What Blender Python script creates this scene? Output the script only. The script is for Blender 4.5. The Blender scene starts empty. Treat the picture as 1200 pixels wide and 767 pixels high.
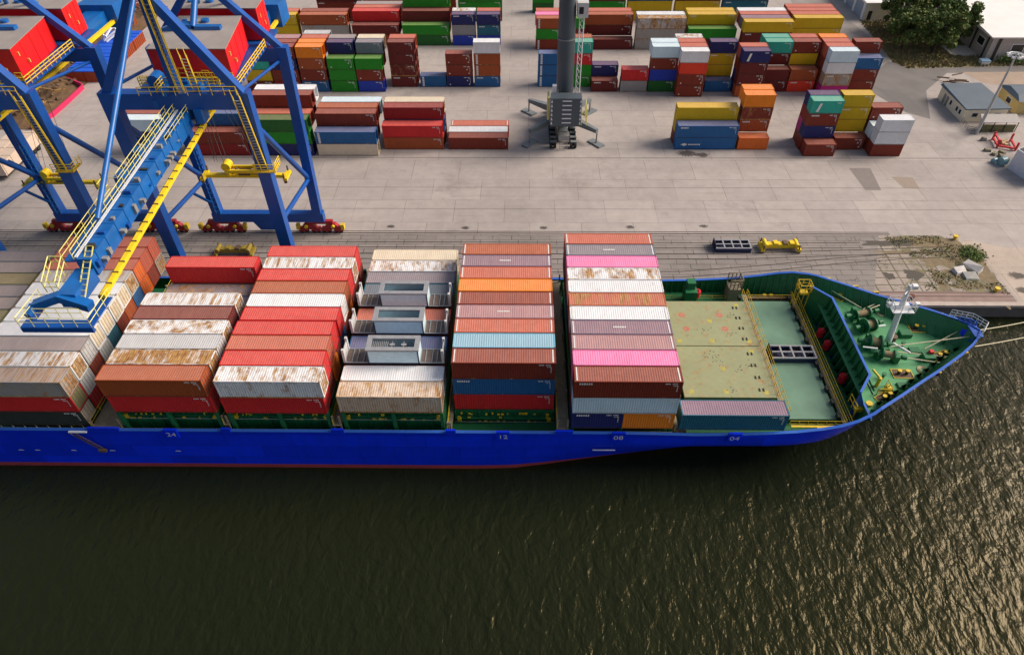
import bpy, bmesh, math, random
from mathutils import Vector, Matrix, noise
random.seed(7)
S = bpy.context.scene
COL = S.collection

# ------------------------------------------------------------------ camera
F_PX, PITCH, YAW, ROLL = 796.28, .7686, .0199, -.0091
cam = bpy.data.objects.new('camera', bpy.data.cameras.new('camera')); COL.objects.link(cam)
cy, sy, ct, st = math.cos(YAW), math.sin(YAW), math.cos(PITCH), math.sin(PITCH)
r0 = Vector((cy, sy, 0)); fw = Vector((-sy*ct, cy*ct, -st)); u0 = Vector((-sy*st, cy*st, ct))
cr, sr = math.cos(ROLL), math.sin(ROLL)
rt, up = cr*r0 + sr*u0, cr*u0 - sr*r0
M = Matrix((rt, up, -fw)).transposed().to_4x4(); M.translation = Vector((-5.998, -50.501, 71.066))
cam.matrix_world = M
cam.data.lens = F_PX/1200*36; cam.data.sensor_width = 36; cam.data.clip_start = 1; cam.data.clip_end = 4000
S.camera = cam

# ------------------------------------------------------------------ light
SUN_EL, SUN_AZ = math.radians(38), math.radians(78)      # azimuth clockwise from +Y
w = bpy.data.worlds.new('World'); S.world = w; w.use_nodes = True
nt = w.node_tree; nt.nodes.clear()
sky = nt.nodes.new('ShaderNodeTexSky'); sky.sky_type = 'NISHITA'; sky.sun_disc = False
sky.sun_elevation = SUN_EL; sky.sun_rotation = SUN_AZ; sky.dust_density = 3.0; sky.air_density = 1.0
sky.ozone_density = 1.0
bg = nt.nodes.new('ShaderNodeBackground'); bg.inputs[1].default_value = .098
wo = nt.nodes.new('ShaderNodeOutputWorld')
tint = nt.nodes.new('ShaderNodeMix'); tint.data_type = 'RGBA'; tint.blend_type = 'MULTIPLY'; tint.inputs[0].default_value = 1
tint.inputs[7].default_value = (1.08, .97, .88, 1); nt.links.new(sky.outputs[0], tint.inputs[6]); nt.links.new(tint.outputs[2], bg.inputs[0]); nt.links.new(bg.outputs[0], wo.inputs[0])
sd = bpy.data.lights.new('sun', 'SUN'); sd.energy = 3.3; sd.angle = math.radians(32); sd.color = (1, .89, .78)
sun = bpy.data.objects.new('sun', sd); COL.objects.link(sun)
sdir = Vector((math.sin(SUN_AZ)*math.cos(SUN_EL), math.cos(SUN_AZ)*math.cos(SUN_EL), math.sin(SUN_EL)))
sun.rotation_euler = sdir.to_track_quat('Z', 'Y').to_euler()
S.view_settings.view_transform = 'Standard'; S.view_settings.look = 'None'
S.view_settings.gamma = 1; S.view_settings.use_curve_mapping = False
S.view_settings.exposure = 0.33
S.render.resolution_x, S.render.resolution_y = 1024, 654

# ------------------------------------------------------------------ materials
_m = {}
def nodes(name):
    m = bpy.data.materials.new(name); m.use_nodes = True
    t = m.node_tree; return m, t, t.nodes['Principled BSDF'], t.nodes, t.links
def mth(t, op, a, b=None, c=None):
    n = t.nodes.new('ShaderNodeMath'); n.operation = op
    for i, v in enumerate((a, b, c)):
        if v is None: continue
        if isinstance(v, (int, float)): n.inputs[i].default_value = v
        else: t.links.new(v, n.inputs[i])
    return n.outputs[0]
def mixc(t, f, a, b, mode='MIX'):
    n = t.nodes.new('ShaderNodeMix'); n.data_type = 'RGBA'; n.blend_type = mode
    for i, v in ((0, f), (6, a), (7, b)):
        if isinstance(v, (int, float)): n.inputs[i].default_value = v
        elif isinstance(v, tuple): n.inputs[i].default_value = (*v[:3], 1)
        else: t.links.new(v, n.inputs[i])
    return n.outputs[2]
def ramp(t, v, lo, hi):
    n = t.nodes.new('ShaderNodeMapRange'); n.inputs[1].default_value = lo; n.inputs[2].default_value = hi
    t.links.new(v, n.inputs[0]); return n.outputs[0]
def tex(t, scale, detail=4, mscale=(1, 1, 1), coord='Object', rand=True, rough=.55, dist=0):
    tc = t.nodes.new('ShaderNodeTexCoord'); mp = t.nodes.new('ShaderNodeMapping'); mp.inputs[3].default_value = mscale
    t.links.new(tc.outputs[coord], mp.inputs[0])
    n = t.nodes.new('ShaderNodeTexNoise'); n.noise_dimensions = '4D'; n.inputs['Scale'].default_value = scale
    n.inputs['Detail'].default_value = detail; n.inputs['Roughness'].default_value = rough; n.inputs['Distortion'].default_value = dist
    t.links.new(mp.outputs[0], n.inputs[0])
    if rand:
        oi = t.nodes.new('ShaderNodeObjectInfo'); t.links.new(mth(t, 'MULTIPLY', oi.outputs['Random'], 61.), n.inputs['W'])
    return n.outputs[0]
RUST = (.22, .085, .03)
def paint(color, rust=.15, rough=.5, dust_lit=0., streak=(1, 1, 1), metal=0., var=.18, key=''):
    k = (color, rust, rough, dust_lit, streak, metal, var, key)
    if k in _m: return _m[k]
    m, t, b, N, L = nodes('paint_%d' % len(_m))
    big = tex(t, .35, 3); fine = tex(t, 1.6, 6, streak, rough=.65)
    v = mth(t, 'ADD', mth(t, 'MULTIPLY', big, var*1.6), mth(t, 'MULTIPLY', fine, var*1.4))
    v = mth(t, 'ADD', v, 1-var*1.5)
    c = mixc(t, 1., color, (1, 1, 1), 'MULTIPLY')
    vc = N.new('ShaderNodeCombineColor')
    for i in range(3): L.new(v, vc.inputs[i])
    c = mixc(t, 1., color, vc.outputs[0], 'MULTIPLY')
    if dust_lit: c = mixc(t, mth(t, 'MULTIPLY', mth(t, 'ADD', mth(t, 'MULTIPLY', ramp(t, fine, .25, .75), .5), .75), dust_lit), c, (.78, .76, .72) if sum(color) > 1.4 else (.70, .43, .35))  # pale mix: real dust, and on container roofs also sky light put into colour
    if rust > 0:
        lo = .76-.50*rust
        rn = tex(t, .9, 8, streak, rough=.72)
        f1 = ramp(t, rn, lo, lo+.15)
        f1 = mth(t, 'MULTIPLY', f1, min(1., .45+rust))
        c = mixc(t, f1, c, mixc(t, ramp(t, fine, .35, .65), RUST, (.55, .34, .13)))
    L.new(c, b.inputs['Base Color'])
    b.inputs['Roughness'].default_value = rough; b.inputs['Metallic'].default_value = metal; b.inputs['Specular IOR Level'].default_value = .22
    _m[k] = m; return m
def flat(name, color, rough=.6, metal=0., var=.15, scale=2.):
    k = ('flat', name)
    if k in _m: return _m[k]
    m, t, b, N, L = nodes(name)
    n = tex(t, scale, 5); v = mth(t, 'ADD', mth(t, 'MULTIPLY', n, var*2), 1-var)
    vc = N.new('ShaderNodeCombineColor')
    for i in range(3): L.new(v, vc.inputs[i])
    L.new(mixc(t, 1., color, vc.outputs[0], 'MULTIPLY'), b.inputs['Base Color'])
    b.inputs['Roughness'].default_value = rough; b.inputs['Metallic'].default_value = metal
    _m[k] = m; return m

# ------------------------------------------------------------------ mesh helpers
class MB:
    def __init__(s, *mats): s.v = []; s.f = []; s.mi = []; s.sm = []; s.mats = list(mats)
    def add(s, vs, fs, mi=0, smooth=False):
        o = len(s.v); s.v += [tuple(p) for p in vs]
        s.f += [tuple(i+o for i in f) for f in fs]; s.mi += [mi]*len(fs); s.sm += [smooth]*len(fs); return s
    def box(s, a, b, mi=0):
        (x0, y0, z0), (x1, y1, z1) = a, b
        vs = [(x, y, z) for z in (z0, z1) for y in (y0, y1) for x in (x0, x1)]
        return s.add(vs, [(0, 2, 3, 1), (4, 5, 7, 6), (0, 1, 5, 4), (2, 6, 7, 3), (0, 4, 6, 2), (1, 3, 7, 5)], mi)
    def hexa(s, bot, top, mi=0):
        return s.add(list(bot)+list(top), [(3, 2, 1, 0), (4, 5, 6, 7), (0, 1, 5, 4), (1, 2, 6, 5), (2, 3, 7, 6), (3, 0, 4, 7)], mi)
    def bar(s, p, q, wx, wy=None, mi=0, upv=(0, 0, 1), w2=None):
        wy = wy or wx; p, q = Vector(p), Vector(q); d = (q-p).normalized()
        u = Vector(upv)
        if abs(d.dot(u)) > .97: u = Vector((0, 1, 0))
        a = d.cross(u).normalized(); c = a.cross(d).normalized()
        k = w2 or 1
        def ring(o, m): return [o+a*(wx/2*m)*i+c*(wy/2*m)*j for i, j in ((-1, -1), (1, -1), (1, 1), (-1, 1))]
        return s.hexa(ring(p, 1), ring(q, k), mi)
    def tube(s, p, q, r, n=8, mi=0, r2=None, cap=True):
        p, q = Vector(p), Vector(q); d = (q-p).normalized(); u = Vector((0, 0, 1)) if abs(d.z) < .95 else Vector((1, 0, 0))
        a = d.cross(u).normalized(); c = a.cross(d); r2 = r if r2 is None else r2
        vs = [p+(a*math.cos(2*math.pi*i/n)+c*math.sin(2*math.pi*i/n))*r for i in range(n)]
        vs += [q+(a*math.cos(2*math.pi*i/n)+c*math.sin(2*math.pi*i/n))*r2 for i in range(n)]
        s.add(vs, [(i, (i+1) % n, n+(i+1) % n, n+i) for i in range(n)], mi, n > 5)
        if cap: s.add([vs[i] for i in range(2*n)], [tuple(range(n))[::-1], tuple(range(n, 2*n))], mi)
        return s
    def path(s, pts, r, n=5, mi=0):
        for a, b in zip(pts, pts[1:]): s.tube(a, b, r, n, mi, cap=False)
        return s
    def prism(s, poly, z0, z1, mi=0):
        n = len(poly)
        s.add([(x, y, z0) for x, y in poly]+[(x, y, z1) for x, y in poly],
              [(i, (i+1) % n, n+(i+1) % n, n+i) for i in range(n)]+[tuple(range(n))[::-1], tuple(range(n, 2*n))], mi)
        return s
    def rail(s, pts, h=1.1, r=.035, step=2., mids=1, mi=0):
        for a, b in zip(pts, pts[1:]):
            a, b = Vector(a), Vector(b); L = (b-a).length; n = max(1, round(L/step))
            for i in range(n+1):
                p = a+(b-a)*(i/n); s.tube(p, p+Vector((0, 0, h)), r, 4, mi, cap=False)
            for k in range(mids+1):
                z = Vector((0, 0, h*(1-k/(mids+1)))); s.tube(a+z, b+z, r, 4, mi, cap=False)
        return s
    def build(s, name, parent=None, origin=None, mats=None, link=True):
        me = bpy.data.meshes.new(name); me.from_pydata([Vector(p) for p in s.v], [], s.f)
        for m in (mats or s.mats): me.materials.append(m)
        me.polygons.foreach_set('material_index', s.mi); me.polygons.foreach_set('use_smooth', s.sm); me.update()
        if parent is not None and origin is None:
            q = parent
            while q is not None and '_o' not in q: q = q.parent
            origin = tuple(q['_o'])
        if origin is not None: me.transform(Matrix.Translation(-Vector(origin)))
        o = bpy.data.objects.new(name, me)
        if link: COL.objects.link(o)
        if parent is not None: o.parent = parent
        elif origin is not None: o.location = origin
        return o
def tag(o, label=None, cat=None, group=None, kind=None):
    if label: o['label'] = label
    if cat: o['category'] = cat
    if group: o['group'] = group
    if kind: o['kind'] = kind
    return o
def thing(name, loc, label, cat, group=None, local=False):
    o = bpy.data.objects.new(name, None); COL.objects.link(o); o.location = loc; o.empty_display_size = .5
    o['_o'] = tuple(float(v) for v in loc) if not local else (0., 0., 0.); return tag(o, label, cat, group)
def copy_tree(o, parent=None, delta=None):
    c = o.copy(); COL.objects.link(c)
    if parent is not None: c.parent = parent
    if delta is not None: c.location = o.location+Vector(delta)
    for ch in list(o.children): copy_tree(ch, c)
    return c
def setmat(o, i, m):
    o.material_slots[i].link = 'OBJECT'; o.material_slots[i].material = m

# ------------------------------------------------------------------ ground, water
def concrete(name, base, rowh, roww, joint=.05, jcol=(.09, .08, .07), var=.25, offs=.5, weed=0., stains=()):
    m, t, b, N, L = nodes(name)
    tc = N.new('ShaderNodeTexCoord')
    wob = N.new('ShaderNodeTexNoise'); wob.inputs['Scale'].default_value = .9; wob.inputs['Detail'].default_value = 3
    L.new(tc.outputs['Object'], wob.inputs[0])
    vm = N.new('ShaderNodeVectorMath'); vm.operation = 'MULTIPLY_ADD'; vm.inputs[1].default_value = (.12, .12, 0)
    L.new(wob.outputs[1], vm.inputs[0]); L.new(tc.outputs['Object'], vm.inputs[2])
    bk = N.new('ShaderNodeTexBrick'); bk.inputs['Scale'].default_value = 1; bk.inputs['Brick Width'].default_value = roww
    bk.inputs['Row Height'].default_value = rowh; bk.inputs['Mortar Size'].default_value = joint
    bk.inputs['Mortar Smooth'].default_value = .4; bk.offset = offs; bk.squash = 1
    bk.inputs['Color1'].default_value = (.94, .94, .94, 1); bk.inputs['Color2'].default_value = (1.06, 1.05, 1.04, 1)
    bk.inputs['Mortar'].default_value = (1, 1, 1, 1); bk.inputs['Bias'].default_value = 0
    L.new(vm.outputs[0], bk.inputs[0])
    n1 = tex(t, .05, 5, rand=False); n2 = tex(t, .45, 8, rand=False, rough=.7); n3 = tex(t, .12, 6, (.25, 1.4, 1), rand=False)
    v = mth(t, 'ADD', mth(t, 'MULTIPLY', n1, var), mth(t, 'MULTIPLY', n2, var*1.3))
    v = mth(t, 'ADD', v, mth(t, 'MULTIPLY', n3, var*.9)); v = mth(t, 'ADD', v, 1-var*1.6)
    vc = N.new('ShaderNodeCombineColor')
    for i in range(3): L.new(v, vc.inputs[i])
    c = mixc(t, 1., base, vc.outputs[0], 'MULTIPLY'); c = mixc(t, 1., c, bk.outputs[0], 'MULTIPLY')
    n4 = tex(t, .16, 3, rand=False)
    jf = mth(t, 'MULTIPLY', bk.outputs['Fac'], ramp(t, n4, .05, .5) if weed else ramp(t, n4, .25, .6))
    jf = mth(t, 'MULTIPLY', jf, .8)
    c = mixc(t, jf, c, mixc(t, ramp(t, n4, .4, .6), jcol, (.07, .075, .02)) if weed else jcol)
    dark = ramp(t, tex(t, .07, 9, rand=False, rough=.75), .55, .72)
    c = mixc(t, mth(t, 'MULTIPLY', dark, .42), c, (.08, .074, .068))
    tyre = ramp(t, tex(t, .5, 5, (.05, 1.6, 1), rand=False, rough=.7), .56, .68)
    c = mixc(t, mth(t, 'MULTIPLY', mth(t, 'MULTIPLY', tyre, ramp(t, n4, .35, .6)), .30), c, (.09, .085, .08))
    if weed:
        sx = N.new('ShaderNodeSeparateXYZ'); L.new(tc.outputs['Object'], sx.inputs[0])
        near = mth(t, 'MULTIPLY', ramp(t, sx.outputs[0], 46, 67), .30); ns = tex(t, .55, 9, rand=False, rough=.72)
        so = ramp(t, mth(t, 'ADD', ns, near), .66, .76)
        c = mixc(t, mth(t, 'MULTIPLY', so, .85), c, mixc(t, ramp(t, tex(t, 1.4, 5, rand=False), .42, .6), (.12, .095, .06), (.17, .165, .045)))
    for (x, y, r) in stains:
        sx = N.new('ShaderNodeSeparateXYZ'); L.new(tc.outputs['Object'], sx.inputs[0])
        dx = mth(t, 'DIVIDE', mth(t, 'SUBTRACT', sx.outputs[0], x), r*1.6); dy = mth(t, 'DIVIDE', mth(t, 'SUBTRACT', sx.outputs[1], y), r)
        d = mth(t, 'SQRT', mth(t, 'ADD', mth(t, 'MULTIPLY', dx, dx), mth(t, 'MULTIPLY', dy, dy)))
        d = mth(t, 'ADD', d, mth(t, 'MULTIPLY', tex(t, 1.6, 6, rand=False, rough=.8), 1.6))
        c = mixc(t, mth(t, 'MULTIPLY', ramp(t, d, 1.45, 1.2), .85), c, (.03, .025, .02))
    L.new(c, b.inputs['Base Color']); b.inputs['Roughness'].default_value = .85
    bp = N.new('ShaderNodeBump'); bp.inputs['Strength'].default_value = .25; bp.inputs['Distance'].default_value = .05
    L.new(n2, bp.inputs['Height']); L.new(bp.outputs[0], b.inputs['Normal'])
    return m
APRON = concrete('apron_concrete', (.378, .340, .316), 7.15, 9.2, .045, var=.46,
                 stains=[(-29.4, 48.7, .8), (-16.1, 48.3, .8), (-2.2, 48.4, .8), (13.1, 48.7, .8), (26.2, 49., .8), (27.5, 74.2, 2.2), (30.5, 73.6, 1.6)])
QUAY = concrete('quay_paving', (.245, .222, .205), 1.32, 3.3, .085, (.04, .036, .032), var=.5, offs=.35)
SLABS = concrete('quay_slabs', (.35, .30, .26), 1.75, 2.3, .15, (.07, .065, .035), var=.6, offs=0., weed=1)
ASPH = concrete('asphalt', (.13, .12, .112), 50, 90, .02, var=.25)
PALE = concrete('pale_concrete', (.43, .36, .30), 9, 12, .05, var=.3, stains=[(74.3, 35.6, 1.6), (73.3, 32., 1.3), (76, 33, 1.5)])
def sheet(name, poly, z, m):
    o = MB(m).add([(x, y, z) for x, y in poly], [tuple(range(len(poly)))]).build(name)
    tag(o, kind='structure'); return o
sheet('ground', [(-900, 28.45), (900, 28.45), (900, 1500), (-900, 1500)], 0, APRON)
sheet('quay_paving', [(-300, 29.2), (44, 29.2), (50, 32), (56, 46.4), (-300, 46.4)], .008, QUAY)
sheet('old_paving', [(44, 29.2), (71, 29.2), (70.5, 36), (68.5, 44), (66.5, 46.4), (56, 46.4), (50, 32)], .008, SLABS)
sheet('pale_paving', [(71.4, 29.2), (140, 29.2), (140, 43), (76, 43), (70.2, 45.5), (69.2, 44), (71, 36)], .012, PALE)
sheet('rail_bed', [(-300, 29.3), (71, 29.3), (71, 31.6), (-300, 31.6)], .016, flat('bed', (.27, .19, .165), .85, var=.4, scale=.5))
sheet('road_patch', [(58.4, 68.6), (62.6, 68.6), (61.8, 60.7), (58.8, 60.7)], .006, flat('p1', (.22, .195, .18), .9, var=.2))
sheet('road_patch', [(65.5, 65.5), (69.5, 65.2), (69.2, 61.2), (66.3, 61.4)], .006, flat('p2', (.30, .245, .20), .9, var=.2))
sheet('road_patch', [(76.5, 105), (82.5, 101), (83, 92), (79, 92.5)], .010, flat('p3', (.15, .14, .135), .9, var=.2))
sheet('road', [(73.5, 106), (80, 122), (86, 119), (150, 121), (150, 113), (97, 112.5), (88, 103), (83, 89), (79, 92)], .006, flat('road', (.17, .158, .15), .9, var=.35, scale=.25))
sheet('road', [(82, 115.5), (88, 122), (85, 150), (87, 230), (75, 230), (73, 150), (74, 122)], .010, flat('road2', (.27, .245, .225), .9, var=.3, scale=.25))
sheet('pavement', [(101, 113), (150, 113.5), (150, 104), (112, 104), (103, 107)], .010, flat('pav', (.36, .28, .215), .9, var=.3, scale=.3))
for y_, w__ in ((46.6, .22), (72.3, .12), (61.4, .06), (54.2, .05)): sheet('drain_line', [(-300, y_), (88 if y_ > 50 else 58, y_), (88 if y_ > 50 else 58, y_+w__), (-300, y_+w__)], .018, flat('drain_dark', (.07, .062, .058), .9, var=.5))
# quay wall
qw = MB(flat('quay_wall', (.13, .12, .11), .9, var=.5, scale=.6), flat('quay_cap', (.45, .38, .33), .85, var=.35, scale=.8))
qw.box((-300, 28.5, -8), (300, 29.2, -.42)); qw.box((-300, 28.3, -.42), (300, 29.2, .03), 1)
tag(qw.build('quay_wall'), 'concrete quay wall with pale capping along the water', 'quay wall')
# water
m, t, b, N, L = nodes('water')
b.inputs['Base Color'].default_value = (.0105, .0145, .0065, 1); b.inputs['Roughness'].default_value = .22; b.inputs['Specular IOR Level'].default_value = .42; b.inputs['Specular Tint'].default_value = (1, .80, .42, 1); b.inputs['IOR'].default_value = 1.33  # gold specular tint paints the sunset sky's sheen into the reflections
h1 = tex(t, .62, 3, (1.3, .72, 1), rand=False, rough=.5, dist=.5); h2 = tex(t, 1.5, 3, (1.2, .8, 1), rand=False, rough=.5, dist=.3)
for n in t.nodes:
    if n.type == 'MAPPING': n.inputs[2].default_value = (0, 0, math.radians(-50))
h = mth(t, 'ADD', h1, mth(t, 'MULTIPLY', h2, .28))
bp = N.new('ShaderNodeBump'); bp.inputs['Strength'].default_value = 1.; bp.inputs['Distance'].default_value = .30
L.new(h, bp.inputs['Height']); L.new(bp.outputs[0], b.inputs['Normal'])
tag(MB(m).add([(-1500, -1500, -2.5), (1500, -1500, -2.5), (1500, 28.6, -2.5), (-1500, 28.6, -2.5)], [(0, 1, 2, 3)]).build('water'), kind='structure')
SOIL = flat('soil', (.20, .155, .09), .95, var=.6, scale=1.5)
def patch(cx, cy, rx, ry, seed, z=.0125, m=SOIL, name='soil'):
    rr = random.Random(seed); n = 46; pts = []
    for i in range(n):
        a = i*2*math.pi/n; k = 1+.75*noise.noise(Vector((math.cos(a)*1.7, math.sin(a)*1.7, seed)))+.25*noise.noise(Vector((math.cos(a)*6, math.sin(a)*6, seed)))
        pts.append((cx+rx*k*math.cos(a), cy+ry*k*math.sin(a)))
    return sheet(name, pts, z, m)
patch(66.6, 36.2, 3.2, 2.0, 1); patch(68.6, 41.2, 1.9, 3.6, 2, .0135); patch(63, 44.6, 5.5, 1.3, 3, .014); patch(65.5, 32.9, 4.2, .6, 4); patch(57.6, 35.6, 1.6, 1.2, 5, .013, flat('dark_patch', (.085, .075, .06), .9)); patch(53.6, 35.4, 1.0, .8, 8, .014, flat('dark_patch', (.1, .09, .08), .9))
patch(69.6, 35., 1.4, 5.2, 6, .0145); patch(63.5, 39.3, 3.6, 1.2, 11, .0155); patch(61.2, 34.6, .5, 3.0, 12, .0138); patch(57., 44.2, 4.5, .8, 13, .0142, flat('dark_patch', (.13, .115, .1), .9)); patch(60.5, 41.6, 6, .45, 7, .015)
# rails
rl = flat('rail_steel', (.06, .045, .04), .5, .6)
def track(name, pts, gauge=1.45):
    for k in (-.5, .5):
        r = MB(rl)
        for (a, b_), (c, d) in zip(pts, pts[1:]): r.bar((a, b_+k*gauge, .03), (c, d+k*gauge, .03), .09, .05)
        tag(r.build(name), kind='structure')
track('crane_rail', [(-300, 30.9), (71, 30.9)], .9); track('crane_rail', [(-300, 47), (58, 47)], .5)
track('railway_track', [(-300, 35.2), (-10, 35.2), (20, 35.6), (35, 37.4), (46, 39.2), (58, 40.6), (67, 41.2)])
track('railway_track', [(-300, 40.2), (0, 40.2), (30, 40.4), (48, 41.4), (58, 42.), (67, 42.6)])
track('railway_track', [(-300, 43.4), (10, 43.4), (40, 43.4), (52, 43.6)])

# ------------------------------------------------------------------ containers
PAL = {'brown': (.21, .026, .012), 'dark red': (.26, .010, .012), 'red': (.62, .018, .022), 'maroon': (.13, .010, .010),
 'orange-brown': (.36, .075, .018), 'orange': (.85, .24, .008), 'yellow': (.62, .42, .006), 'cream': (.70, .60, .44),
 'blue': (.004, .115, .31), 'navy': (.003, .018, .13), 'sky blue': (.18, .50, .66), 'turquoise': (.02, .42, .32),
 'teal': (.003, .13, .20), 'green': (.003, .26, .012), 'dark green': (.003, .13, .02), 'white': (.74, .76, .78), 'pale grey': (.50, .51, .52),
 'grey': (.27, .28, .29), 'blue-grey': (.16, .20, .25), 'purple-grey': (.20, .15, .22), 'mauve': (.38, .22, .25), 'black-green': (.02, .035, .028), 'pink': (.86, .20, .44),
 'beige': (.60, .46, .34), 'magenta': (.45, .01, .20), 'salmon': (.50, .11, .065), 'olive': (.26, .26, .12), 'pale blue': (.60, .76, .84),
 'mottled grey': (.34, .33, .31), 'scarlet': (.75, .05, .02), 'deep orange': (.72, .15, .02), 'royal blue': (.004, .045, .42), 'white ': (.80, .82, .80)}
MK = flat('marking_white', (.75, .75, .72), .6)
BLK = flat('black_gap', (.012, .012, .013), .7)
STEEL = flat('steel_grey', (.25, .25, .25), .45, .3)
W_ = 2.40
def cont_meshes(L, H):
    hw = W_/2; g = MB(None, None)
    for x in (0, L-.16):
        for y in (-hw, hw-.16): g.box((x, y, 0), (x+.16, y+.16, H))
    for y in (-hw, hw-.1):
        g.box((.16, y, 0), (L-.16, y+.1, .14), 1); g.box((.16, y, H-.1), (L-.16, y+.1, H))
    for x in (0, L-.12):
        g.box((x, -hw+.16, 0), (x+.12, hw-.16, .15)); g.box((x, -hw+.16, H-.12), (x+.12, hw-.16, H))
    g.box((.16, -hw+.1, .08), (L-.16, hw-.1, .12), 0)
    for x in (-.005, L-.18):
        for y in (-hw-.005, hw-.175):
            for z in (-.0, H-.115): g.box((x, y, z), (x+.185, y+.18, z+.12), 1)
    def corr(x0, x1, fn, depth=.045, pitch=.28, mi=0):
        vs = []; n = max(1, round((x1-x0)/pitch)); p = (x1-x0)/n
        for i in range(n):
            for f, d in ((0, 0), (.25, 0), (.5, 1), (.75, 1)): vs.append((x0+(i+f)*p, d*depth))
        vs.append((x1, 0)); out = []; fs = []
        for a, d in vs: out += fn(a, d)
        for i in range(len(vs)-1): fs.append((2*i, 2*i+1, 2*i+3, 2*i+2))
        return out, fs
    for s in (-1, 1):
        v, f = corr(.16, L-.16, lambda a, d: [(a, s*(hw-.03-d), .16), (a, s*(hw-.03-d), H-.1)])
        g.add(v, f if s < 0 else [q[::-1] for q in f], 0)
    v, f = corr(-hw+.16, hw-.16, lambda a, d: [(.03+d, a, .15), (.03+d, a, H-.12)]); g.add(v, f)
    body = g
    r = MB(None); v, f = corr(.12, L-.12, lambda a, d: [(a, -hw+.1, H-.02-d*.42), (a, hw-.1, H-.02-d*.42)]); r.add(v, [q[::-1] for q in f])
    doors = []
    for s in (0, 1):
        d = MB(None); y0, y1 = (-hw+.16, -.01) if s == 0 else (.01, hw-.16)
        d.box((L-.09, y0, .15), (L-.05, y1, H-.12))
        for k in range(4): d.box((L-.05, y0+.04, .25+k*(H-.5)/4), (L-.035, y1-.04, .25+k*(H-.5)/4+.06))
        b = MB(STEEL)
        for f_ in (.25, .75): b.tube((L-.015, y0+(y1-y0)*f_, .1), (L-.015, y0+(y1-y0)*f_, H-.08), .022, 5)
        doors.append((d, b))
    return body, r, doors
def as_mesh(mb, name, n=1):
    o = mb.build(name, link=False, mats=[None]*0 or [BLK]*n); return o.data
CM = {}
def get_cm(L, H):
    k = (L, H)
    if k not in CM:
        b, r, ds = cont_meshes(L, H)
        CM[k] = (as_mesh(b, 'body', 2), as_mesh(r, 'roof', 1), [(as_mesh(d, 'door'), as_mesh(q, 'lock_rod')) for d, q in ds])
    return CM[k]
def obj(name, me, parent, mats=()):
    o = bpy.data.objects.new(name, me); COL.objects.link(o); o.parent = parent
    for i, m in enumerate(mats): setmat(o, i, m)
    return o
def marking_mesh(kind, L, H):
    k = ('mk', kind, L, H)
    if k in CM: return CM[k]
    g = MB(MK); y = -W_/2-.004; rnd = random.Random(3)
    def dash(x0, x1, z0, z1): g.box((x0, y, z0), (x1, y+.02, z1))
    if kind in ('id', 'idlogo', 'dots'):
        for i in range(9):
            if i != 4: dash(L-.55-.16*(9-i), L-.55-.16*(9-i)+.10, H-.42, H-.24)
        for i in range(4): dash(L-.62, L-.50, H-.75-.28*i, H-.62-.28*i)
        for i in range(3): dash(L-1.05+.16*i, L-.97+.16*i, H-.7, H-.58)
    if kind == 'idlogo':
        for i in range(6): dash(.55+.26*i, .73+.26*i, H-.55, H-.28)
    if kind == 'dots':
        for (a, z) in ((.6, .5), (L-.9, .55), (L*.78, H*.55)): dash(a, a+.28, z, z+.22)
    if kind == 'vert':
        z = .18
        for i in range(6): dash(.5, .95, z+i*.39, z+i*.39+.3)
    if kind == 'arrow':
        g.add([(1.0, y, 1.15), (1.9, y, .78), (1.9, y, 1.52)], [(0, 1, 2)]); dash(1.9, 2.3, .98, 1.32)
        for i in range(6): dash(2.6+i*.42, 2.6+i*.42+.30, 1.02, 1.28)
    if kind == 'block':
        g.add([(1.0, y, .35), (1.5, y, .35), (1.95, y, 2.1), (1.45, y, 2.1)], [(0, 1, 2, 3)])
        for i in range(5): dash(L-1.3+.16*i, L-1.2+.16*i, H-.5, H-.3)
    if kind == 'ends':
        for x in (.22, L-.42):
            g.box((x, -W_/2+.18, H-.02), (x+.14, W_/2-.18, H+.012))
    if kind == 'roofname':
        for x in (.22, L-.42): g.box((x, -W_/2+.18, H-.02), (x+.14, W_/2-.18, H+.012))
        for i in range(8): g.box((L*.42+i*.2, -.12, H-.02), (L*.42+i*.2+.15, .12, H+.012))
    CM[k] = as_mesh(g, 'lettering'); 
    CM[k].materials.clear(); CM[k].materials.append(MK); return CM[k]
WORN = {0: .0, 1: .12, 2: .34, 3: .62, 4: .85}
nmade = [0]
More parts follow.
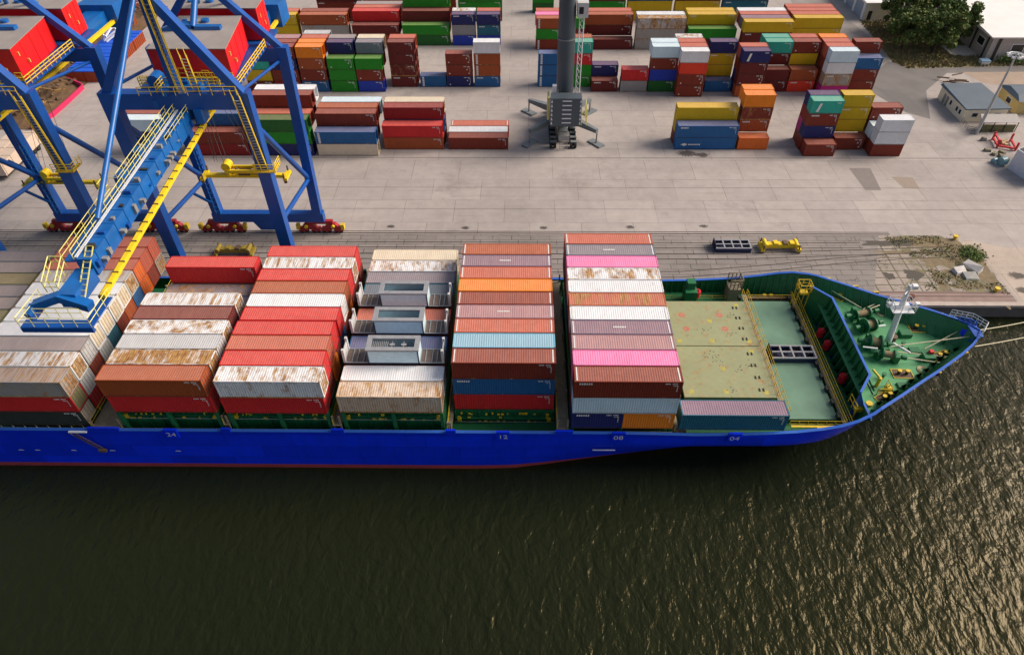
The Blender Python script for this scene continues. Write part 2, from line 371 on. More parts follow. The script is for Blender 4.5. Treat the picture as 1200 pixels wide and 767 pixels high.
HIDDEN = set('''brown container, bottom tier, second row from the water, fifth bay
brown container, bottom, fourth row, fifth middle stack right of mobile crane
brown container, bottom, fourth row, tenth middle stack right of mobile crane
brown container, bottom, fourth row, thirteenth stack of far yard line
brown container, bottom, second row, eleventh middle stack right of mobile crane
brown container, bottom, second row, first middle stack right of mobile crane
brown container, bottom, second row, ninth stack of far yard line
brown container, bottom, second row, sixth stack of far yard line
brown container, bottom, second row, tenth stack of nearest yard line
brown container, bottom, second row, thirteenth stack of far yard line
brown container, bottom, third row, fifth middle stack right of mobile crane
brown container, bottom, third row, tenth middle stack right of mobile crane
brown container, bottom, third row, thirteenth stack of far yard line
brown container, fourth tier, third row, first stack of middle yard line
brown container, lower tier, fifth row from the water, second bay
brown container, lower tier, second row from the water, second bay
brown container, lower tier, sixth row from the water, second bay
brown container, lower tier, third row from the water, second bay
brown container, second tier, fourth row, fifth middle stack right of mobile crane
brown container, second tier, fourth row, tenth middle stack right of mobile crane
brown container, second tier, fourth row, thirteenth stack of far yard line
brown container, second tier, second row, eighth middle stack right of mobile crane
brown container, second tier, second row, eleventh middle stack right of mobile crane
brown container, second tier, second row, first middle stack right of mobile crane
brown container, second tier, second row, sixth stack of far yard line
brown container, second tier, second row, thirteenth stack of far yard line
brown container, second tier, third row, fifth middle stack right of mobile crane
brown container, second tier, third row, thirteenth stack of far yard line
brown container, third tier, fourth row, fifth middle stack right of mobile crane
brown container, third tier, fourth row, tenth middle stack right of mobile crane
brown container, third tier, second row, eleventh middle stack right of mobile crane
brown container, third tier, second row, fifth middle stack right of mobile crane
brown container, third tier, second row, first middle stack right of mobile crane
brown container, third tier, second row, first stack of middle yard line
brown container, third tier, third row, fifth middle stack right of mobile crane
brown container, third tier, third row, first stack of middle yard line
deep orange container, bottom, second row, eighth stack of nearest yard line
green container, bottom, front row, eighth stack of far yard line
maroon container, bottom, front row, sixth stack along yard top edge
maroon container, middle tier, second row from the water, fifth bay
orange container, lower tier, fourth row from the water, second bay
salmon container, third tier, third row, first stack of nearest yard line
salmon container, third tier, third row, second stack of nearest yard line
teal container, bottom, front row, first stack of nearest yard line
yellow container, bottom, front row, thirteenth stack of far yard line'''.split('\n'))
SMALL = set('''blue container, bottom, front row, ninth stack along yard top edge
brown container, bottom, second row, fifth stack of nearest yard line
maroon container, bottom, front row, first stack of far yard line
orange-brown container, second tier, front row, second stack along yard top edge
brown container, bottom, front row, eighth stack along yard top edge
brown container, bottom, front row, third stack along yard top edge
pale grey container, third tier, second row, eighth stack of far yard line
rust-streaked mottled grey container, bottom, front row, second stack of far yard line
blue container, second tier, second row, fifth middle stack right of mobile crane
brown container, second tier, third row, tenth middle stack right of mobile crane
brown container, third tier, front row, third stack along yard top edge
brown container, bottom, front row, second stack along yard top edge
brown container, bottom, second row, fifth middle stack right of mobile crane
maroon container, second tier, second row, ninth middle stack right of mobile crane
blue container, second tier, second row, fifth stack of nearest yard line
brown container, second tier, second row, fourth stack of far yard line
brown container, bottom, third row, eleventh stack of nearest yard line
dark red container, bottom, front row, twelfth stack of far yard line
maroon container, bottom, front row, eleventh stack of far yard line
navy container, second tier, front row, first stack of nearest yard line
brown container, middle tier, eighth row from the water, foremost full bay
brown container, middle tier, eleventh row from the water, foremost full bay
brown container, second tier, second row, eleventh stack of far yard line
brown container, second tier, second row, third stack of far yard line
navy container, bottom, second row, seventh middle stack right of mobile crane
orange-brown container, bottom, front row, third stack of far yard line
brown container, bottom, front row, first stack along yard top edge
brown container, bottom, second row, sixth stack of middle yard line
brown container, bottom, second row, tenth middle stack right of mobile crane
brown container, middle tier, sixth row from the water, foremost full bay
dark green container, bottom, front row, fourth stack along yard top edge
brown container, bottom, third row, fifth stack of nearest yard line
brown container, second tier, second row, sixth stack of middle yard line
brown container, third tier, third row, fourth stack of far yard line
green container, middle tier, fourth row from the water, foremost full bay
brown container, third tier, second row, sixth stack of middle yard line
brown container, second tier, second row, tenth middle stack right of mobile crane
brown container, second tier, third row, fifth stack of nearest yard line
rust-marked blue-grey container, lower tier, seventh row from the water, second bay
blue container, middle tier, seventh row from the water, foremost full bay
brown container, second tier, front row, third stack along yard top edge
brown container, third tier, third row, tenth middle stack right of mobile crane
maroon container, middle tier, tenth row from the water, foremost full bay
brown container, bottom, second row, sixth middle stack right of mobile crane
brown container, second tier, front row, eighth stack of far yard line
yellow container, bottom, front row, seventh stack along yard top edge
brown container, bottom tier, second row from the water, foremost full bay
navy container, second tier, second row, seventh middle stack right of mobile crane
brown container, middle tier, ninth row from the water, foremost full bay
brown container, middle tier, third row from the water, foremost full bay
brown container, middle tier, fifth row from the water, foremost full bay
grey container, middle tier, second row from the water, foremost full bay
yellow container, second tier, second row, seventh stack of nearest yard line
brown container, third tier, second row, seventh middle stack right of mobile crane
brown container, bottom, second row, second middle stack right of mobile crane
brown container, bottom, second row, seventh stack of nearest yard line
brown container, second tier, second row, second stack of nearest yard line
brown container, third tier, second row, fourth stack of middle yard line
maroon container, third tier, front row, sixth stack along yard top edge'''.split('\n'))
rest = MB(); rest_m = {}
def container(x, y, z, L, H, color, worn, label, group, doors=True, marks=(), roofcol=None, dusty_lit=.24, rotz=0):
    c = PAL[color]; rc = PAL[roofcol] if roofcol else c; wr = WORN[worn]
    if label in HIDDEN: return None
    if label in SMALL:                                       # past the 300 largest: gathered in one object
        bm_, rm_, dm = get_cm(L, H)
        for me, m in ((bm_, paint(c, wr*.8, .5, .03, (1, 1, .5))), (rm_, paint(rc, wr, .5, dusty_lit, (2.2, .35, 1), var=.22))):
            if m not in rest.mats: rest.mats.append(m)
            rest.add([(v.co.x+x, v.co.y+y, v.co.z+z) for v in me.vertices], [tuple(p.vertices) for p in me.polygons], rest.mats.index(m))
        return None
    nmade[0] += 1
    if not marks and nmade[0] % 3: marks = (('id',), ('idlogo',), ('id',))[nmade[0] % 3]
    root = thing('shipping_container', (x, y, z), label, 'container', group, local=True); root.rotation_euler.z = math.radians(rotz)
    bm_, rm_, dm = get_cm(L, H)
    side = paint(c, wr*.8, .5, .03, (1, 1, .5)); fr = paint(c, min(1, wr*1.3+.1), .55, .05)
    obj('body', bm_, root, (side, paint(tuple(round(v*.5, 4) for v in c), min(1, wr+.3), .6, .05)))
    obj('roof', rm_, root, (paint(rc, wr, .5, dusty_lit*(.5 if color in ('white', 'pale grey', 'cream', 'pink') else 1), ((2.2, .35, 1), (.9, .8, 1), (1.3, .5, 1))[nmade[0] % 3], var=.26),))  # roof paler than sides: faded dust plus sun and sky light painted in
    if doors:
        dcol = PAL[DOORCOL[0]] if DOORCOL[0] else c
        for d, q in dm: dd = obj('door', d, root, (paint(dcol, min(1, wr+.15), .5, .05, (.6, 1, 1)),)); obj('lock_rod', q, dd, (STEEL,))
    for k in marks: obj('lettering', marking_mesh(k, L, H), root)
    return root
ORD = ['first', 'second', 'third', 'fourth', 'fifth', 'sixth', 'seventh', 'eighth', 'ninth', 'tenth', 'eleventh', 'twelfth', 'thirteenth']
def tone(color, worn): return ('rust-streaked ' if worn >= 3 else 'rust-marked ' if worn == 2 else '')+color.strip()
DOORCOL = [None]
def C(s):
    """'red2*id' -> (colour, worn, marks)"""
    s, *mk = s.split('*'); worn = 1
    s, _, dc = s.partition('|'); DOORCOL[0] = dc or None
    if s[-1].isdigit(): worn = int(s[-1]); s = s[:-1]
    return s, worn, tuple(mk)
P20, P40 = 6.06, 12.19
# --- ship bays: rows front to back, each a list of tiers bottom to top ('' leaves a tier out)
SHIP = 'containers stacked on the ship'
def bay(name, x0, y0, z0, rows, L=P40, H=2.8, rowtag=0, doors=True, pitch=2.545, jit=.04, tiernames=('bottom', 'middle', 'top'), hide=0):
    nt_ = max(len(r) for r in rows)
    for i, r in enumerate(rows):
        for k, s in enumerate(r):
            if not s or (i >= 2 and k < nt_-1 and hide > k): continue
            tn = (tiernames[-nt_:] if nt_ == len(tiernames) else tiernames[:nt_])[k] if nt_ > 1 else None
            parts = s.split('+')
            for j, q in enumerate(parts):
                col, worn, mk = C(q); LL = L if len(parts) == 1 else P20
                half = '' if len(parts) == 1 else (' left' if j == 0 else ' right')+' half of'
                lab = '%s%s container,%s %s%s row from the water, %s bay' % ('short ' if half else '', tone(col, worn), half+' ' if half else '', (tn+' tier, ') if tn else '', ORD[i+rowtag], name)
                lab = lab.replace(', ', ', ').replace('  ', ' ')
                container(x0+j*(L-P20)+random.uniform(-jit, jit), y0+(i+.5)*pitch, z0+k*(H+.01), LL, H, col, worn, lab, SHIP, doors, mk)
bay('foremost full', 0, 0, 5.35, hide=1, rows=[
 ['navy*idlogo+orange0', 'pale blue0*id', 'brown*idlogo*ends'], ['brown', 'grey', 'pink0'], ['blue', 'brown', 'mauve2*ends'], ['brown', 'green', 'purple-grey2*roofname'],
 ['maroon', 'brown', 'white0*ends'], ['blue', 'brown', 'salmon3'], ['brown', 'blue', 'white2'], ['brown', 'brown', 'white3'], ['green', 'brown', 'pink0'],
 ['brown', 'maroon', 'blue-grey*roofname'], ['brown', 'brown', 'salmon2*ends']])
bay('fifth', -14.2, 3.04, 5.05, hide=2, rows=[
 ['red*id', 'blue*idlogo', 'brown*id*ends'], ['brown', 'maroon', 'sky blue2'], ['blue', 'brown', 'salmon1*ends'], ['brown', 'brown', 'mauve*roofname'], ['brown', 'green', 'brown*ends'],
 ['maroon', 'brown', 'orange0'], ['brown', 'blue', 'salmon*ends'], ['brown', 'brown', 'purple-grey*roofname'], ['maroon', 'brown', 'orange-brown*ends']])
bay('fourth', -27.5, .2, 7.78, [['beige3'], ['white2'], ['brown'], ['blue'], ['brown'], ['salmon'], ['brown'], ['teal'], ['blue-grey2'], ['white3'], ['cream0']], H=2.88)
bay('third', -41.2, .2, 7.5, [['red*id', 'white3'], ['brown', 'red1*id'], ['orange', 'salmon2'], ['maroon', 'red'], ['blue', 'red'], ['brown', 'white2'], ['orange', 'orange-brown2'],
 ['maroon', 'red1'], ['brown', 'white3'], ['brown', 'red0']], H=2.85, tiernames=('lower', 'upper'), jit=.12)
bay('second', -54.55, .2, 7.6, [['red*id', 'orange-brown1*id'], ['brown', 'white4'], ['brown', 'pale grey2'], ['orange', 'white3'], ['brown', 'maroon1'], ['brown', 'white3'],
 ['blue-grey2'], ['blue-grey3']], H=2.85, tiernames=('lower', 'upper'), jit=.12)
bay('second', -54.3, .2+8*2.545, 7.6, [['brown', 'red0*id']], H=2.85, rowtag=8, tiernames=('lower', 'upper'))
bay('leftmost', -71.1, .2, 4.9, hide=1, rows=[['black-green|cream', 'red|olive', 'mottled grey3'], ['red|red', 'pale grey', 'white3|cream'], ['brown', 'brown', 'grey2|pale grey'], ['brown', 'pale grey', 'white0|cream'], ['blue', 'teal0', 'white0|cream'],
 ['brown', 'brown', 'white2|cream'], ['brown', 'orange-brown', 'white2|cream'], ['maroon', 'blue', 'pale grey3|cream'], ['brown', 'deep orange', 'salmon|deep orange'], ['brown', 'brown', 'salmon'], ['dark green', 'mottled grey3', 'salmon']], H=2.64, jit=.06)
bay('edge-cut', -86.6, .2, 4.9, [['', ''], ['', ''], ['brown', 'mottled grey'], ['brown', 'grey'], ['brown', 'mottled grey2'], ['brown', 'olive'], ['brown', 'mottled grey2'], ['brown', 'grey2'], ['brown', 'olive2'], ['brown', 'mottled grey'], ['brown', 'grey2']], H=2.64, hide=1, tiernames=('lower', 'upper'))
# flank container in front of the khaki hatch
container(12.95, 1.2, 5.25, P40+.4, 2.75, 'teal', 1, 'long teal container with worn grey roof beside the khaki hatch covers', None, True, ('id',), 'purple-grey', .12)

# flat racks with vats on the fourth bay
RK = flat('rack_steel', (.30, .31, .33), .55, .1, .35); RKD = flat('rack_floor', (.16, .12, .10), .8, var=.5)
VB = flat('vat_side', (.58, .76, .84), .5, var=.2); VI = flat('vat_inside', (.03, .032, .036), .8)
def flat_rack(x, y, z, lab, vat_lab, inner):
    t = thing('flat_rack', (x, y, z), lab, 'flat rack', 'flat racks in the fourth bay', local=True)
    g = MB(RKD); g.box((0, -1.2, 0), (P40, 1.2, .25)); g.build('floor', t)
    g = MB(RK)
    for yy in (-1.2, 1.08): g.box((0, yy, .0), (P40, yy+.12, .36))
    for x0 in (.9, 1.5, 2.3, 2.9, P40-3.0, P40-2.4, P40-1.6, P40-1.): g.box((x0, -1.05, .25), (x0+.1, 1.05, .4))
    g.build('frame', t)
    for x0 in (0, P40-.3):
        g = MB(flat('rack_end', (.55, .56, .56), .6, var=.35)); g.box((x0, -1.2, .36), (x0+.28, -.85, 2.4)); g.box((x0, .85, .36), (x0+.28, 1.2, 2.4))
        g.box((x0+.08, -.85, .36), (x0+.2, .85, 1.9)); g.build('end_wall', t)
    o = thing('steel_vat', (x+3.0, y-.05, z+.27), vat_lab, 'vat', 'steel vats carried on the flat racks', local=True)
    Lx, Wy, Hh = 6.2, 2.4, 2.35
    g = MB(VB); g.box((.15, -Wy/2, .1), (Lx-.15, -Wy/2+.1, Hh-.25)); g.box((.15, Wy/2-.1, .1), (Lx-.15, Wy/2, Hh-.25))
    g.box((.0, -Wy/2+.1, .1), (.1, Wy/2-.1, Hh-.25)); g.box((Lx-.1, -Wy/2+.1, .1), (Lx, Wy/2-.1, Hh-.25)); g.build('side_wall', o)
    g = MB(VI); g.box((.1, -Wy/2+.1, .0), (Lx-.1, Wy/2-.1, .12)); g.build('bottom', o)
    g = MB(RK)
    for a, b_ in (((-.08, -Wy/2-.08, Hh-.25), (Lx+.08, -Wy/2+.5, Hh)), ((-.08, Wy/2-.5, Hh-.25), (Lx+.08, Wy/2+.08, Hh)), ((-.08, -Wy/2+.5, Hh-.25), (.5, Wy/2-.5, Hh)), ((Lx-.5, -Wy/2+.5, Hh-.25), (Lx+.08, Wy/2-.5, Hh))): g.box(a, b_)
    g.build('rim', o)
    g = MB(flat('vat_corner', (.02, .04, .08), .5))
    for x0 in (0, Lx-.15): g.box((x0, -Wy/2-.03, 0), (x0+.16, -Wy/2, Hh-.25))
    g.box((0, -Wy/2-.03, 0), (Lx, -Wy/2-.01, .12)); g.build('edge_frame', o)
    if inner == 2:
        g = MB(RK)
        for i in range(9): g.box((.6+i*.22, -Wy/2+.3, Hh-.5), (.66+i*.22, Wy/2-.3, Hh-.35))
        for xx in (2.9, 4.3): g.box((xx, -Wy/2+.3, Hh-.5), (xx+.06, Wy/2-.3, Hh-.35)); g.box((xx-.25, -.15, Hh-.45), (xx+.35, .2, Hh-.3))
        g.build('grating', o)
    elif inner == 0:
        g = MB(RKD); g.box((1.2, -.35, .12), (Lx-1.2, .35, 1.2)); g.build('inner_block', o)
YR = [.2+2.545*(i+.5) for i in range(11)]
flat_rack(-27.5, YR[2], 10.68, 'grey flat rack with caged floor panels behind the white rusty container', 'open pale blue steel vat with slatted grating, nearest to the water', 2)
flat_rack(-27.5, YR[4], 10.68, 'grey flat rack between the royal blue and the brown container', 'open pale blue steel vat, empty and dark inside, middle of three', 1)
flat_rack(-27.5, YR[6], 10.68, 'grey flat rack in front of the teal container', 'open pale blue steel vat nearest to the quay, brown core inside', 0)

# --- yard
YARD = 'containers stacked in the yard'
OPEN = {-34.3, -21.2, 25.1, 50.6, 63.9, -17.4, -2.6, 3.8, 42.6, 68.9, 61.9, 29.2, -37.0, 62.3, -18.0}
def stack(name, x0, rows, y0, L=P20, H=2.59, pitch=2.6, doors=False, jx=.12):
    for i, r in enumerate(rows):
        dx = random.uniform(-jx, jx)
        for k, s in enumerate(r):
            if not s or (i > 0 and x0 not in OPEN and k < len(rows[i-1])-1): continue
            col, worn, mk = C(s)
            lab = '%s container, %s, %s row, %s' % (tone(col, worn), ('bottom', 'second tier', 'third tier', 'fourth tier')[k], ('front', 'second', 'third', 'fourth', 'fifth', 'sixth')[i], name)
            container(x0+dx+random.uniform(-.06, .06), y0+(i+.5)*pitch-.1, k*(H+.035)+.02, L, H, col, worn, lab, YARD, doors, mk)
N1, N2, N3 = '%s stack of nearest yard line', '%s stack of middle yard line', '%s stack of far yard line'
A1 = 73.1; A2 = 75.7
near = [(-86.7, P40, A1, [['teal', 'navy', 'pale blue'], ['brown', 'brown', 'brown'], ['', '', 'salmon']]),
 (-73.6, P40, A1, [['dark red', 'brown'], ['maroon', 'brown', 'blue'], ['brown', 'brown', 'salmon']]),
 (-60.5, P40, A1, [['navy*id', 'green', 'dark green*block'], ['brown', 'brown', 'salmon'], ['maroon', 'brown', 'brown', 'brown'], ['blue', 'brown', 'brown', 'white2']]),
 (-47.45, P40, A1, [['cream1*id', 'blue*vert'], ['brown', 'brown', 'brown*id'], ['blue', 'brown', 'orange-brown'], ['brown', 'brown', 'pale blue']]),
 (-34.3, P40, A2, [['orange-brown1', 'red*id'], ['brown', 'blue', 'dark red*id'], ['brown', 'brown', 'cream2']]),
 (-21.2, P40, A2, [['brown*id'], ['white2'], ['salmon*ends']]),
 (25.1, P40, A2, [['blue0*arrow', 'blue0'], ['brown', 'yellow1', 'yellow1*id']]),
 (38.1, P20, A2, [['deep orange'], ['deep orange', 'orange-brown2', 'brown3', 'orange'], ['deep orange', 'orange-brown', 'brown', 'orange']]),
 (50.6, P20, A1, [['brown1'], ['brown', 'navy*id', 'brown*idlogo', 'turquoise*block'], ['brown', 'magenta', 'dark red', 'navy']]),
 (57.3, P20, A2, [['brown*dots'], ['brown', 'yellow', 'yellow', 'yellow0']]),
 (63.9, P20, A1, [['brown', 'white1', 'white1'], ['brown', 'pale blue'], ['brown', 'maroon', 'brown*dots']])]
for i, (x, L, y, r) in enumerate(near): stack(N1 % ORD[i], x, r, y, L)
B0, B1_, = 99.7, 102.3
B2 = 104.9
mid = [(-70.3, B1_, [['maroon', 'yellow', 'turquoise'], ['brown', 'brown', 'brown'], ['brown', 'brown', 'brown', 'brown']]),
 (-63.8, B1_, [['dark red*dots', 'brown', 'navy*dots', 'brown*dots'], ['brown', 'blue', 'brown', 'brown'], ['brown', 'blue', 'brown', 'mauve']]),
 (-57.3, B1_, [['blue', 'brown*dots', 'orange-brown*dots', 'orange0*id'], ['brown', 'brown', 'brown', 'orange'], ['brown', 'brown', 'brown', 'salmon'], ['brown', 'blue', 'brown', 'pale grey']]),
 (-50.8, B1_, [['green', 'green', 'green*dots'], ['brown', 'brown', 'brown', 'navy*id'], ['brown', 'brown', 'brown', 'grey']]),
 (-44.2, B1_, [['royal blue*id', 'brown*dots', 'green'], ['brown', 'brown', 'brown', 'blue-grey'], ['brown', 'brown', 'brown', 'cream']]),
 (-37.0, B2, [['maroon', 'maroon3', 'maroon*id', 'maroon*id'], ['brown', 'brown', 'brown', 'salmon']]),
 (-30.2, B2, [['blue*vert']]),
 (-23.9, B2, [['navy*dots', 'brown*dots', 'brown*dots']]),
 (-17.4, B2, [['blue', 'orange-brown2*vert', 'orange-brown2*vert', 'white0']]),
 (-2.6, B2, [['blue0*vert', 'blue0*vert', 'blue0*vert']]),
 (3.8, B2, [['green', 'green', 'red*id', 'turquoise*id'], ['brown', 'brown', 'brown', 'orange-brown']]),
 (10.0, B1_, [['maroon'], ['brown', 'navy*idlogo']]),
 (16.6, B1_, [['mottled grey2', 'red*id']]),
 (23.1, B1_, [['dark green*id', 'royal blue', 'brown*dots', 'pale blue'], ['brown', 'blue', 'brown', 'pale blue']]),
 (29.2, B0, [['brown*dots', 'brown*dots', 'scarlet', 'white*idlogo'], ['brown', 'blue', 'brown', 'salmon'], ['brown', 'brown', 'brown', 'salmon'], ['brown', 'brown', 'brown', 'white3']]),
 (36.3, B1_, [['blue0*id'], ['brown', 'yellow', 'yellow2', 'navy*id']]),
 (42.6, B0, [['orange-brown', 'maroon*dots', 'maroon*id', 'navy*block'], ['navy', 'navy', 'brown', 'salmon']]),
 (48.9, B1_, [['maroon', 'maroon'], ['brown', 'brown', 'maroon', 'turquoise'], ['brown', 'brown', 'green', 'turquoise2']]),
 (55.3, B1_, [['scarlet', 'orange-brown'], ['brown', 'maroon', 'yellow', 'brown*dots'], ['brown', 'brown', 'brown', 'salmon']]),
 (61.9, B0, [['magenta', 'mottled grey4', 'white2*idlogo', 'pale blue1'], ['brown', 'brown', 'brown', 'salmon'], ['brown', 'brown', 'brown', 'salmon'], ['brown', 'brown', 'brown', 'orange']]),
 (68.9, B1_, [['brown', 'brown*id', 'blue*id'], ['brown', 'brown', 'brown', 'brown']])]
for i, (x, y, r) in enumerate(mid):
    nm = (N2 % ORD[i]) if i < 9 else ('%s middle stack right of mobile crane' % ORD[i-10] if i > 9 else 'middle line behind mobile crane')
    stack(nm, x, r, y)
C0, C1 = 126.8, 129.6
far = [(-76.5, P40, C1, [['maroon', 'yellow', 'yellow'], ['brown', 'brown', 'salmon']]),
 (-63.6, P40, C1, [['mottled grey3', 'mottled grey3', 'orange-brown*dots'], ['brown', 'brown', 'brown']]),
 (-50.4, P40, C1, [['orange-brown', 'maroon*id'], ['brown', 'brown', 'red*id'], ['brown', 'brown', 'salmon'], ['brown', 'brown', 'grey']]),
 (-37.3, P40, C1, [['dark green', 'green*id'], ['brown', 'brown', 'maroon'], ['brown', 'brown', 'brown', 'green']]),
 (-24.3, P20, C1, [['royal blue', 'grey', 'navy'], ['brown', 'brown', 'white3']]),
 (-18.0, P20, C1, [['royal blue', 'teal', 'navy*id'], ['brown', 'brown', 'salmon']]),
 (-2.8, P20, C0, [['brown*vert', 'green', 'orange-brown*vert'], ['brown', 'brown', 'pink'], ['brown', 'brown', 'salmon']]),
 (3.6, P20, C0, [['green', 'brown', 'green'], ['brown', 'brown', 'pale grey']]),
 (9.9, P40, C0, [['maroon'], ['brown', 'maroon*dots', 'orange-brown*id'], ['brown', 'brown', 'salmon']]),
 (23.0, P40, C0, [['mottled grey3', 'mottled grey3', 'pale grey4'], ['brown', 'brown', 'white2']]),
 (36.1, P40, C0, [['maroon', 'green0'], ['brown', 'brown', 'yellow'], ['brown', 'brown', 'yellow']]),
 (49.2, P40, C0-2.6, [['dark red', 'maroon*idlogo', 'yellow0*id'], ['teal', 'teal', 'purple-grey'], ['brown', 'brown', 'salmon'], ['brown', 'brown', 'white1']]),
 (62.3, P40, C0, [['yellow', 'yellow', 'yellow0'], ['brown', 'brown', 'salmon'], ['brown', 'brown', 'salmon'], ['brown', 'brown', 'salmon']])]
for i, (x, L, y, r) in enumerate(far): stack(N3 % ORD[i], x, r, y, L)
back = [(-63.4, P40, [['', '', 'maroon']]), (-50.4, P40, [['brown', 'orange-brown', 'salmon']]), (-37.2, P40, [['brown', 'brown', 'brown']]), (-24., P40, [['dark green', 'green', 'green']]),
 (-3.3, P20, [['dark green', 'green']]), (10., P40, [['maroon', 'green', 'maroon']]), (23., P40, [['yellow', 'yellow', 'teal']]), (36.1, P40, [['brown', 'yellow', 'maroon']]), (49.2, P40, [['blue', 'teal', 'teal']])]
for i, (x, L, r) in enumerate(back): stack('%s stack along yard top edge' % ORD[i], x, [[q or 'brown' for q in k] for k in r], 153 if x in (-3.3,) else 147, L)
print('containers', nmade[0])

# ------------------------------------------------------------------ the ship
HB = paint((.002, .036, .85), .07, .42, 0., (1.0, 1., .22), var=.28)
def plate_seams(m):
    t = m.node_tree; b = t.nodes['Principled BSDF']; c0 = b.inputs['Base Color'].links[0].from_socket
    tc = t.nodes.new('ShaderNodeTexCoord'); sp = t.nodes.new('ShaderNodeSeparateXYZ'); cb = t.nodes.new('ShaderNodeCombineXYZ')
    t.links.new(tc.outputs['Object'], sp.inputs[0]); t.links.new(sp.outputs[0], cb.inputs[0]); t.links.new(sp.outputs[2], cb.inputs[1])
    bk = t.nodes.new('ShaderNodeTexBrick'); bk.inputs['Scale'].default_value = 1; bk.inputs['Brick Width'].default_value = 8.2; bk.inputs['Row Height'].default_value = 2.3
    bk.inputs['Mortar Size'].default_value = .035; bk.inputs['Color1'].default_value = (.82, .82, .82, 1); bk.inputs['Color2'].default_value = (1.1, 1.1, 1.1, 1); bk.inputs['Mortar'].default_value = (.62, .62, .62, 1)
    t.links.new(cb.outputs[0], bk.inputs[0]); c1 = mixc(t, 1., c0, bk.outputs[0], 'MULTIPLY')
    sc = ramp(t, tex(t, .8, 9, (.35, 1, 2.2), rand=False, rough=.8), .60, .70)
    t.links.new(mixc(t, mth(t, 'MULTIPLY', sc, .5), c1, (.10, .13, .30)), b.inputs['Base Color'])
    bp = t.nodes.new('ShaderNodeBump'); bp.inputs['Strength'].default_value = .5; bp.inputs['Distance'].default_value = .06
    t.links.new(tex(t, .35, 2, (1, 1, .8), rand=False), bp.inputs['Height']); t.links.new(bp.outputs[0], b.inputs['Normal'])
plate_seams(HB); RED = flat('boot_red', (.33, .045, .06), .55, var=.35, scale=.7)
DG = flat('deck_dark_green', (.012, .145, .052), .5, var=.45, scale=.8); DM = flat('deck_green', (.07, .29, .12), .5, var=.3, scale=.5)
HG = flat('hatch_green', (.14, .27, .185), .5, var=.4, scale=.35); YEL = flat('safety_yellow', (.68, .48, .02), .5, var=.3)
BLUEC = flat('cap_blue', (.03, .13, .55), .4); DK = flat('dark_metal', (.03, .03, .028), .6, var=.4); BRN = flat('brown_metal', (.12, .075, .045), .7, var=.5)
WHT = flat('white_paint', (.72, .74, .76), .45); REDP = flat('red_paint', (.62, .02, .03), .45); GREYM = flat('grey_metal', (.28, .28, .27), .5, .2, .4)
def lerp(tab, x):
    if x <= tab[0][0]: return tab[0][1]
    for (a, b_), (c, d) in zip(tab, tab[1:]):
        if x <= c: return b_+(d-b_)*(x-a)/(c-a)
    return tab[-1][1]
NEAR = [(-120, -.55), (29, -.5), (32, -.35), (34, .05), (36, .9), (38, 2.15), (40, 3.4), (42, 4.7), (44, 6.), (46, 7.2), (48, 8.5), (50, 9.85), (52, 11.4), (53.3, 12.7), (54, 13.85)]
SHEER = [(-120, 5.0), (8, 5.0), (15, 4.75), (22, 4.95), (27, 5.45), (30, 5.95), (34, 6.9), (37, 7.45), (44, 7.7), (50, 8.2), (54, 8.6)]
WL = [(-120, -.5), (-12, -.5), (-7, -.3), (-3, .3), (4, 1.5), (10.5, 2.7), (20, 4.9), (30, 8.0), (38, 11.), (44, 13.4), (46, 13.9)]
KN = [(-120, -.55), (26, -.5), (31, .3), (34, 1.7), (38, 4.6), (42, 7.4), (46, 10.4), (49, 12.9), (50, 13.9)]
def stem(z): return lerp([(-7, 45), (-2.5, 46), (2.8, 50), (8.6, 54)], z)
def near_y(x, z, sh):
    if z >= 2.8:
        f = (z-2.8)/max(.1, sh-2.8); return lerp(KN, min(x, 50))*(1-f)+lerp(NEAR, x)*f if x <= 50 or f > .98 else 13.9*(1-f)+lerp(NEAR, x)*f
    f = max(0, min(1, (z+2.5)/5.3)); f = f**.8
    return lerp(WL, min(x, 46))*(1-f)+lerp(KN, min(x, 50))*f
ship = thing('cargo_ship', (-30, 14, -2.5), 'blue hulled container ship with green decks moored along the quay', 'cargo ship')
xs = [-120, -100, -80, -60, -40, -30, -20, -12, -7, -3, 1, 5, 10, 15, 20, 24, 27, 30, 32, 34]+[35+.5*i for i in range(38)]+[53.7, 54.]
g = MB(HB, RED)
zf = [-7, -4, -2.5, -1.75, 0., 1.4, 2.8, .33, .66, 1.]
def zl(k, sh): return zf[k] if k < 7 else 2.8+(sh-2.8)*zf[k]
for side in (0, 1):
    vs = []; nz = len(zf)
    for x in xs:
        sh = lerp(SHEER, x)
        for k in range(nz):
            z = zl(k, sh); xx = min(x, stem(z)); y = min(near_y(xx if z < sh-.01 else x, z, sh), 14)
            if x >= stem(z): y = 14
            vs.append((xx, y if side == 0 else 28-y, z))
    fs = []; mi = []
    for i in range(len(xs)-1):
        for k in range(nz-1):
            q = (i*nz+k, (i+1)*nz+k, (i+1)*nz+k+1, i*nz+k+1); fs.append(q if side == 0 else q[::-1]); mi.append(1 if k < 3 else 0)
    o_ = len(g.v); g.v += vs; g.f += [tuple(a+o_ for a in f) for f in fs]; g.mi += mi; g.sm += [True]*len(fs)
g.build('hull', ship)
def outline(x0, x1, inset, n=60, zz=2.8):
    pts = [(x0+(x1-x0)*i/n, min(13.95, near_y(x0+(x1-x0)*i/n, zz, lerp(SHEER, x0+(x1-x0)*i/n))+inset)) for i in range(n+1)]
    return pts+[(x, 28-y) for x, y in pts[::-1]]
def ngon(name, poly, z, m, parent=ship):
    return MB(m).add([(x, y, z) for x, y in poly], [tuple(range(len(poly)))]).build(name, parent)
ngon('main_deck', outline(-119, 36.4, .1), 2.8, DG)
